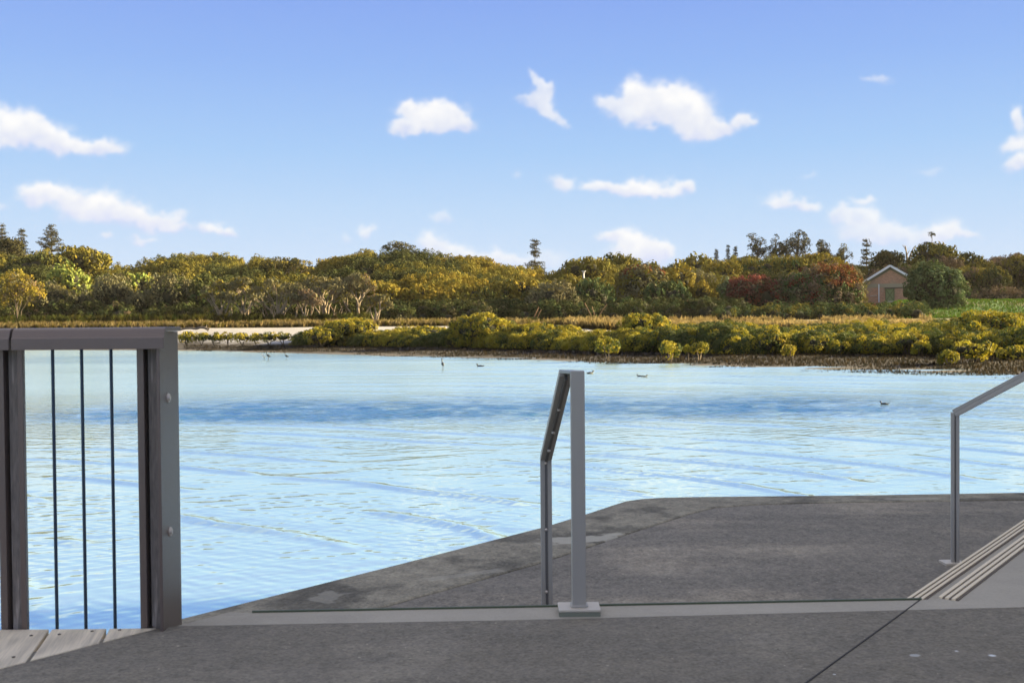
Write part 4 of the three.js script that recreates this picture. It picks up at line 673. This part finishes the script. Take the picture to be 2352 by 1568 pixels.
grassField('dune_grass', 'sunlit straw tussocks behind the mangroves right of the middle', 'grass', 4200, () => { const p = ground(rr(1300, 2140), rr(103, 116)); return clumpy(p, 0.3, 0.4, 8) ? p : null; }, [0.8, 1.3], [STRAW, STRAW, [0.4, 0.3, 0.12]]);
grassField('reeds', 'green reeds and flax along the foot of the left bush', 'reeds', 3200, () => { const p = ground(rr(-400, 860), rr(119, 127)); return clumpy(p, 0.25, 0.4, 9) ? p : null; }, [0.8, 1.7], [REED, REED, DEEP, [0.15, 0.14, 0.03]]);
grassField('bank_grass', 'bright green grass on the bank below the shed at the right', 'grass', 16000, () => { const u = rr(2030, 2750), p = ground(u, rr(122, 176)); return clumpy(p, 0.22, 0.32, 10) ? p : null; }, [0.18, 0.42], [[0.07, 0.17, 0.016], [0.09, 0.20, 0.02], [0.13, 0.17, 0.04]]);
function flax(px, base, top, w, depth, label, n = 9) { const b = at(px, base, depth), H = (base - top) * depth / F, W = w * depth / F, t = thing('flax_bush', label, 'flax', b.toArray()), lv = new Leaves(); for (let i = 0; i < n; i++) { const h = H * rr(0.8, 1.15); lv.m.push(new THREE.Matrix4().compose(V(rr(-0.3, 0.3) * W, -0.1, rr(-0.3, 0.3) * W), new THREE.Quaternion().setFromAxisAngle(UP, R() * 6.283), V(h, h, h))); lv.c.push(jitter([0.10, 0.115, 0.035])); } lv.merged('blades', TUFT.flax, bladeMat, t); const s = []; for (let i = 0; i < 3; i++) s.push(limb(V(rr(-0.2, 0.2) * W, 0, 0), V(rr(-0.6, 0.6) * W, H * rr(1.5, 1.9), rr(-0.2, 0.2) * W), 0.035, 0.05, V(0, 0.2, 0), 4, 3)); mesh('flower_stalk', merge(s), std(C(0.12, 0.07, 0.04), 0.9), t); }
flax(1366, 744, 718, 62, 121, 'broad flax bush with drooping blades below the centre trees', 14);
flax(1224, 742, 722, 40, 121, 'smaller flax bush left of the broad one near the centre');
flax(705, 742, 716, 40, 122, 'flax bush with tall stalks below the pale limbed tea trees');
flax(610, 742, 714, 44, 122, 'flax bush with brown stalks left of the pale limbed tea trees');
flax(780, 744, 718, 40, 121, 'flax bush under the layered tea tree', 10);
{ const g = []; for (let i = 0; i < 34; i++) { const u = rr(520, 800), p = ground(u, rr(121, 127)); g.push(limb(p, p.clone().add(V(rr(-0.8, 0.8), rr(0.9, 2.8), rr(-0.3, 0.3))), 0.06, 0.025, V(rr(-0.3, 0.3), 0, 0), 4, 3)); } tag(mesh('dead_stems', merge(g), paleBark), 'bare bleached stems among the flax at the left', 'dead wood', null, 'stuff'); }
{ const b = at(447, 758, 104), t = thing('driftwood', 'dark driftwood branch lying on the sand just right of the balustrade', 'driftwood', b.toArray()), m = 104 / F; mesh('branch', merge([limb(V(-34 * m, 0.05, 0), V(5 * m, 0.12, 0.2), 0.10, 0.12, V(0, 0.2, 0)), limb(V(5 * m, 0.12, 0.2), V(34 * m, 0.05, 0.4), 0.12, 0.14, V(0, 0.35, 0)), limb(V(27 * m, 0.15, 0.3), V(29 * m, 0.5, 0.3), 0.09, 0.05), limb(V(30 * m, 0.1, 0.3), V(36 * m, -0.1, 0.9), 0.08, 0.04)]), std(C(0.12, 0.095, 0.075), 0.9), t); }

// ---------- mangroves ----------
R = rng(105);
function thicket(u0, u1, n, label, topOf) {
  const lobes = [], lv = new Leaves(), g = [];
  for (let i = 0; i < n; i++) {
    const u = rr(u0, u1), m = mangroveAt(u), back = lerp(m + 8, 92, sstep(1500, 2100, u) * 0.9), f = R() ** 1.4, d = lerp(m + 1.8, back, f), p = ground(u, d), H = topOf(u) * (0.4 + 1.1 * fbm(p.x * 0.25, p.z * 0.25, 3, 55)) * (f < 0.1 ? 0.85 : 1), r = rr(0.42, 0.95);
    lobes.push([V(p.x, p.y + H * rr(0.82, 1.12) - r * 0.8, p.z), r * 1.15, r * 0.85, r * 1.05]); if (f < 0.25) { lobes.push([V(p.x + rr(-0.4, 0.4), p.y + H * 0.42, p.z + rr(0, 0.3)), r * 0.8, r * 0.55, r * 0.7]); g.push(limb(V(p.x, p.y - 0.1, p.z), V(p.x + rr(-0.3, 0.3), p.y + H * 0.7, p.z), 0.045, 0.03, undefined, 4, 2), limb(V(p.x + 0.1, p.y - 0.1, p.z + 0.2), V(p.x + rr(-0.6, 0.6), p.y + H * 0.6, p.z), 0.035, 0.02, undefined, 4, 2)); }
  }
  clothe(lv, lobes, 0.42, 0.62, (p) => jitter(fbm(p.x * 0.3, p.z * 0.2, 3, 56) + rr(-0.22, 0.22) > 0.52 ? MANG : MANGD, 0.3), -0.6);
  const o = tag(lv.build('mangrove_thicket', TUFT.mangrove, glossLeaf), label, 'mangroves', null, 'stuff'); mesh('dark_core', coreMesh(lobes, 0.5), core, o).userData.kind = 'stuff'; mesh('trunk', merge(g), bark, o).userData.kind = 'stuff'; return o;
}
thicket(690, 1180, 360, 'belt of low green mangroves left of the middle handrail', table([[690, 0.7], [740, 1.15], [850, 0.95], [1010, 0.95], [1050, 1.4], [1180, 1.5]]));
thicket(1170, 1700, 380, 'belt of green mangroves behind the middle handrail', table([[1170, 1.4], [1330, 1.15], [1420, 1.3], [1700, 1.4]]));
thicket(1680, 2900, 900, 'wide belt of green mangroves on the right half of the mud', table([[1680, 1.1], [2100, 1.05], [2352, 1.4], [2900, 1.6]]));
const MG = (p, d, rx, H) => jitter(R() < 0.28 ? MANGD : R() < 0.6 ? MANG : [0.36, 0.29, 0.024], 0.25), row = 'small round mangroves in a row on the sand';
[[428, 34], [462, 30], [492, 36], [523, 30], [556, 38], [588, 30], [618, 36], [650, 40]].forEach(([px, w], i) => roundTree('mangrove', px, 790 - (i % 2), 766 + (i % 3), w, 91, MG, `${['first', 'second', 'third', 'fourth', 'fifth', 'sixth', 'seventh', 'eighth'][i]} small round mangrove from the balustrade in the row on the sand`, { group: row, lobes: 5, size: 0.42, low: .2 }));
const single = (px, base, top, w, d, label, opt) => roundTree('mangrove', px, base, top, w, d, MG, label, opt);
single(800, 785, 732, 118, 88, 'tall golden mangrove at the left end of the belt', { lobes: 12 });
single(740, 792, 757, 90, 86, 'low golden mangrove at the left tip of the belt');
single(850, 782, 736, 30, 86, 'slender mangrove sapling with a bare stem above the left belt', { low: 0.45, lobes: 4 });
single(1105, 795, 721, 150, 78, 'largest mangrove of the left belt, a rounded mound', { lobes: 14 });
single(985, 780, 752, 90, 84, 'golden topped mangrove between the tall left one and the rounded mound');
single(1225, 785, 744, 110, 76, 'golden mangrove behind the middle handrail, left');
single(1300, 785, 750, 80, 74, 'golden mangrove behind the middle handrail, right');
single(1480, 800, 721, 120, 68, 'tall golden mangrove right of the middle handrail', { lobes: 13 });
single(1550, 805, 755, 70, 64, 'golden mangrove leaning at the right foot of the tall one');
single(1398, 829, 778, 50, 54.5, 'lone round mangrove at the water edge right of the middle handrail', { low: 0.28, lobes: 7, core: false, cover: 0.75 });
single(1540, 834, 788, 46, 52, 'forked golden mangrove sapling standing in the wet mud', { low: 0.34, lobes: 6, core: false, pale: true, cover: 0.6, size: 0.38 });
single(1580, 829, 796, 13, 53, 'tiny mangrove sprig between the two golden saplings', { low: 0.45, lobes: 3, size: 0.26, core: false });
single(1606, 829, 790, 34, 53, 'golden mangrove sapling right of the tiny sprig', { low: 0.34, lobes: 6, core: false, pale: true, cover: 0.6, size: 0.38 });
single(1770, 815, 760, 66, 57, 'bright golden mangrove at the front of the right belt');
single(1812, 822, 796, 24, 54, 'very small golden mangrove below the bright one', { low: 0.3, lobes: 3, size: 0.34, core: false });
single(1880, 815, 774, 56, 56, 'golden mangrove in the front row, left of the shed line');
single(1926, 812, 788, 46, 56, 'low yellow green mangrove in the front row');
single(2022, 816, 783, 48, 54, 'small green mangrove on a short trunk below the shed', { low: 0.35 });
single(2090, 817, 771, 74, 54, 'wide gold topped mangrove on a dark trunk below the dense round tree', { low: 0.3 });
single(2116, 818, 790, 32, 53, 'small mangrove just right of the gold topped one', { low: 0.35, lobes: 4 });
single(2180, 852, 810, 38, 45, 'small golden mangrove standing nearest the water at the right', { low: 0.42, lobes: 5, core: false, size: 0.36, pale: true });
single(2234, 842, 788, 90, 46, 'umbrella shaped golden mangrove near the right edge', { low: 0.45, lobes: 8 });
single(2280, 815, 711, 150, 58, 'largest golden mangrove, spreading above the right belt', { lobes: 16 });
single(2335, 838, 800, 60, 48, 'dark low mangrove at the right edge');

// breathing roots standing out of the mud
grassField('mangrove_roots', 'brown breathing roots covering the mud in front of the mangroves', 'roots', 30000, () => { const u = rr(420, 2900), s = shoreAt(u), m = mangroveAt(u), f = R(); const p = ground(u, lerp(s - 1.5, m + 1, f)); p.y -= 0.02; return f > 0.3 || clumpy(p, 0.4, 0.52, 11) ? p : null; }, [0.08, 0.19], [[0.030, 0.035, 0.031], [0.045, 0.040, 0.034], [0.05, 0.042, 0.034], [0.085, 0.066, 0.042]], 'spike');

// ---------- birds ----------
R = rng(106);
const birdDark = std(C(0.03, 0.035, 0.045), 0.7), birdGrey = std(C(0.055, 0.065, 0.08), 0.7), birdPale = std(C(0.55, 0.53, 0.5), 0.7);
function wader(px, py, depth, h, mat, label, name, category, turn, group) {
  const p = at(px, py, depth), t = thing(name, label, category, [p.x, WATER, p.z], turn, group);
  const body = new THREE.SphereGeometry(1, 12, 9).scale(h * 0.26, h * 0.13, h * 0.12).rotateZ(0.35).translate(0, h * 0.5, 0), tail = new THREE.ConeGeometry(h * 0.07, h * 0.26, 7).rotateZ(Math.PI / 2 - 0.3).translate(-h * 0.3, h * 0.42, 0);
  const neck = limb(V(h * 0.17, h * 0.55, 0), V(h * 0.22, h * 0.88, 0), h * 0.06, h * 0.035, V(h * 0.08, 0, 0)), head = new THREE.SphereGeometry(h * 0.06, 10, 8).scale(1.3, 1, 1).translate(h * 0.25, h * 0.9, 0);
  mesh('body', merge([body, tail, neck, head]), mat, t);
  mesh('beak', new THREE.ConeGeometry(h * 0.02, h * 0.2, 6).rotateZ(-Math.PI / 2 - 0.15).translate(h * 0.41, h * 0.88, 0), std(C(0.3, 0.2, 0.06), 0.6), t);
  for (const s of [-1, 1]) mesh('leg', limb(V(s * 0.01, h * 0.42, s * h * 0.04), V(s * h * 0.03, -0.1, s * h * 0.05), h * 0.016, h * 0.014, undefined, 5, 1), birdDark, t);
}
function duck(px, py, depth, L, label, group, turn = 0) {
  const p = at(px, py, depth), t = thing('duck', label, 'duck', [p.x, WATER, p.z], turn, group);
  mesh('body', merge([new THREE.SphereGeometry(1, 14, 10).scale(L * 0.45, L * 0.2, L * 0.2).translate(0, L * 0.08, 0), new THREE.ConeGeometry(L * 0.13, L * 0.35, 8).rotateZ(Math.PI / 2 - 0.5).translate(-L * 0.5, L * 0.17, 0), limb(V(L * 0.3, L * 0.1, 0), V(L * 0.42, L * 0.36, 0), L * 0.1, L * 0.07), new THREE.SphereGeometry(L * 0.11, 10, 8).translate(L * 0.44, L * 0.38, 0)]), birdDark, t);
  mesh('beak', new THREE.ConeGeometry(L * 0.045, L * 0.2, 6).rotateZ(-Math.PI / 2).translate(L * 0.6, L * 0.36, 0), std(C(0.2, 0.14, 0.05), 0.6), t);
}
wader(1017, 849, 47, 0.55, birdGrey, 'grey heron like bird standing in shallow water left of the middle handrail', 'heron', 'bird', Math.PI * 0.6);
wader(616, 826, 62, 0.55, birdGrey, 'slim grey wading bird, middle of the three by the left mud', 'wading_bird', 'bird', 2.6);
wader(606, 826, 62, 0.42, birdPale, 'pale wading bird, left of the three by the left mud', 'wading_bird', 'bird', 3.0);
wader(658, 823, 63, 0.42, birdDark, 'dark wading bird, right of the three by the left mud', 'wading_bird', 'bird', 2.9);
duck(1103, 843, 5088 / 102, 0.34, 'dark duck floating right of the heron', null, 3.0);
duck(1356, 858, 5088 / 120, 0.30, 'dark duck on the water just right of the middle handrail top', null, 0.4);
duck(1470, 866, 5088 / 128, 0.22, 'left of a pair of dark ducks right of the middle handrail', null, 2.8);
duck(1481, 867, 5088 / 129, 0.22, 'right of a pair of dark ducks right of the middle handrail', null, 0.2);
duck(2032, 930, 5088 / 197, 0.2, 'single dark duck on the ripples left of the right handrail', null, 3.0);

// ---------- added unseen building, sized to shade the forecourt from beyond the right of frame ----------
{
  const b = thing('added_shade_building', 'added unseen building blocking the sun from the forecourt, outside the right of the frame', 'building', [6.4, 0, -2.6]);
  const w = std(C(0.55, 0.52, 0.47), 0.8), gl = std(C(0.03, 0.035, 0.04), 0.08), wall = mesh('wall', box(6.5, 3.5, 14.4, 3.25, 1.75, 0), w, b);
  for (let k = 0; k < 23; k++) mesh('weatherboard', box(0.03, 0.14, 14.4, -0.014, 0.08 + k * 0.152, 0), w, wall);
  mesh('roof', box(7.1, 0.18, 14.9, 3.25, 3.6, 0, 0.02), std(C(0.3, 0.31, 0.33), 0.5, 0.3), b);
  for (const z of [-4.5, -1.5, 1.5, 4.5]) { const f = mesh('window', box(0.06, 1.5, 1.8, -0.04, 1.9, z), std(C(0.8, 0.8, 0.78), 0.5), wall); mesh('pane', box(0.02, 1.3, 1.6, -0.075, 1.9, z), gl, f); }
}
console.log('crown triangles', CROWN_TRIS);
renderer.render(scene, camera);
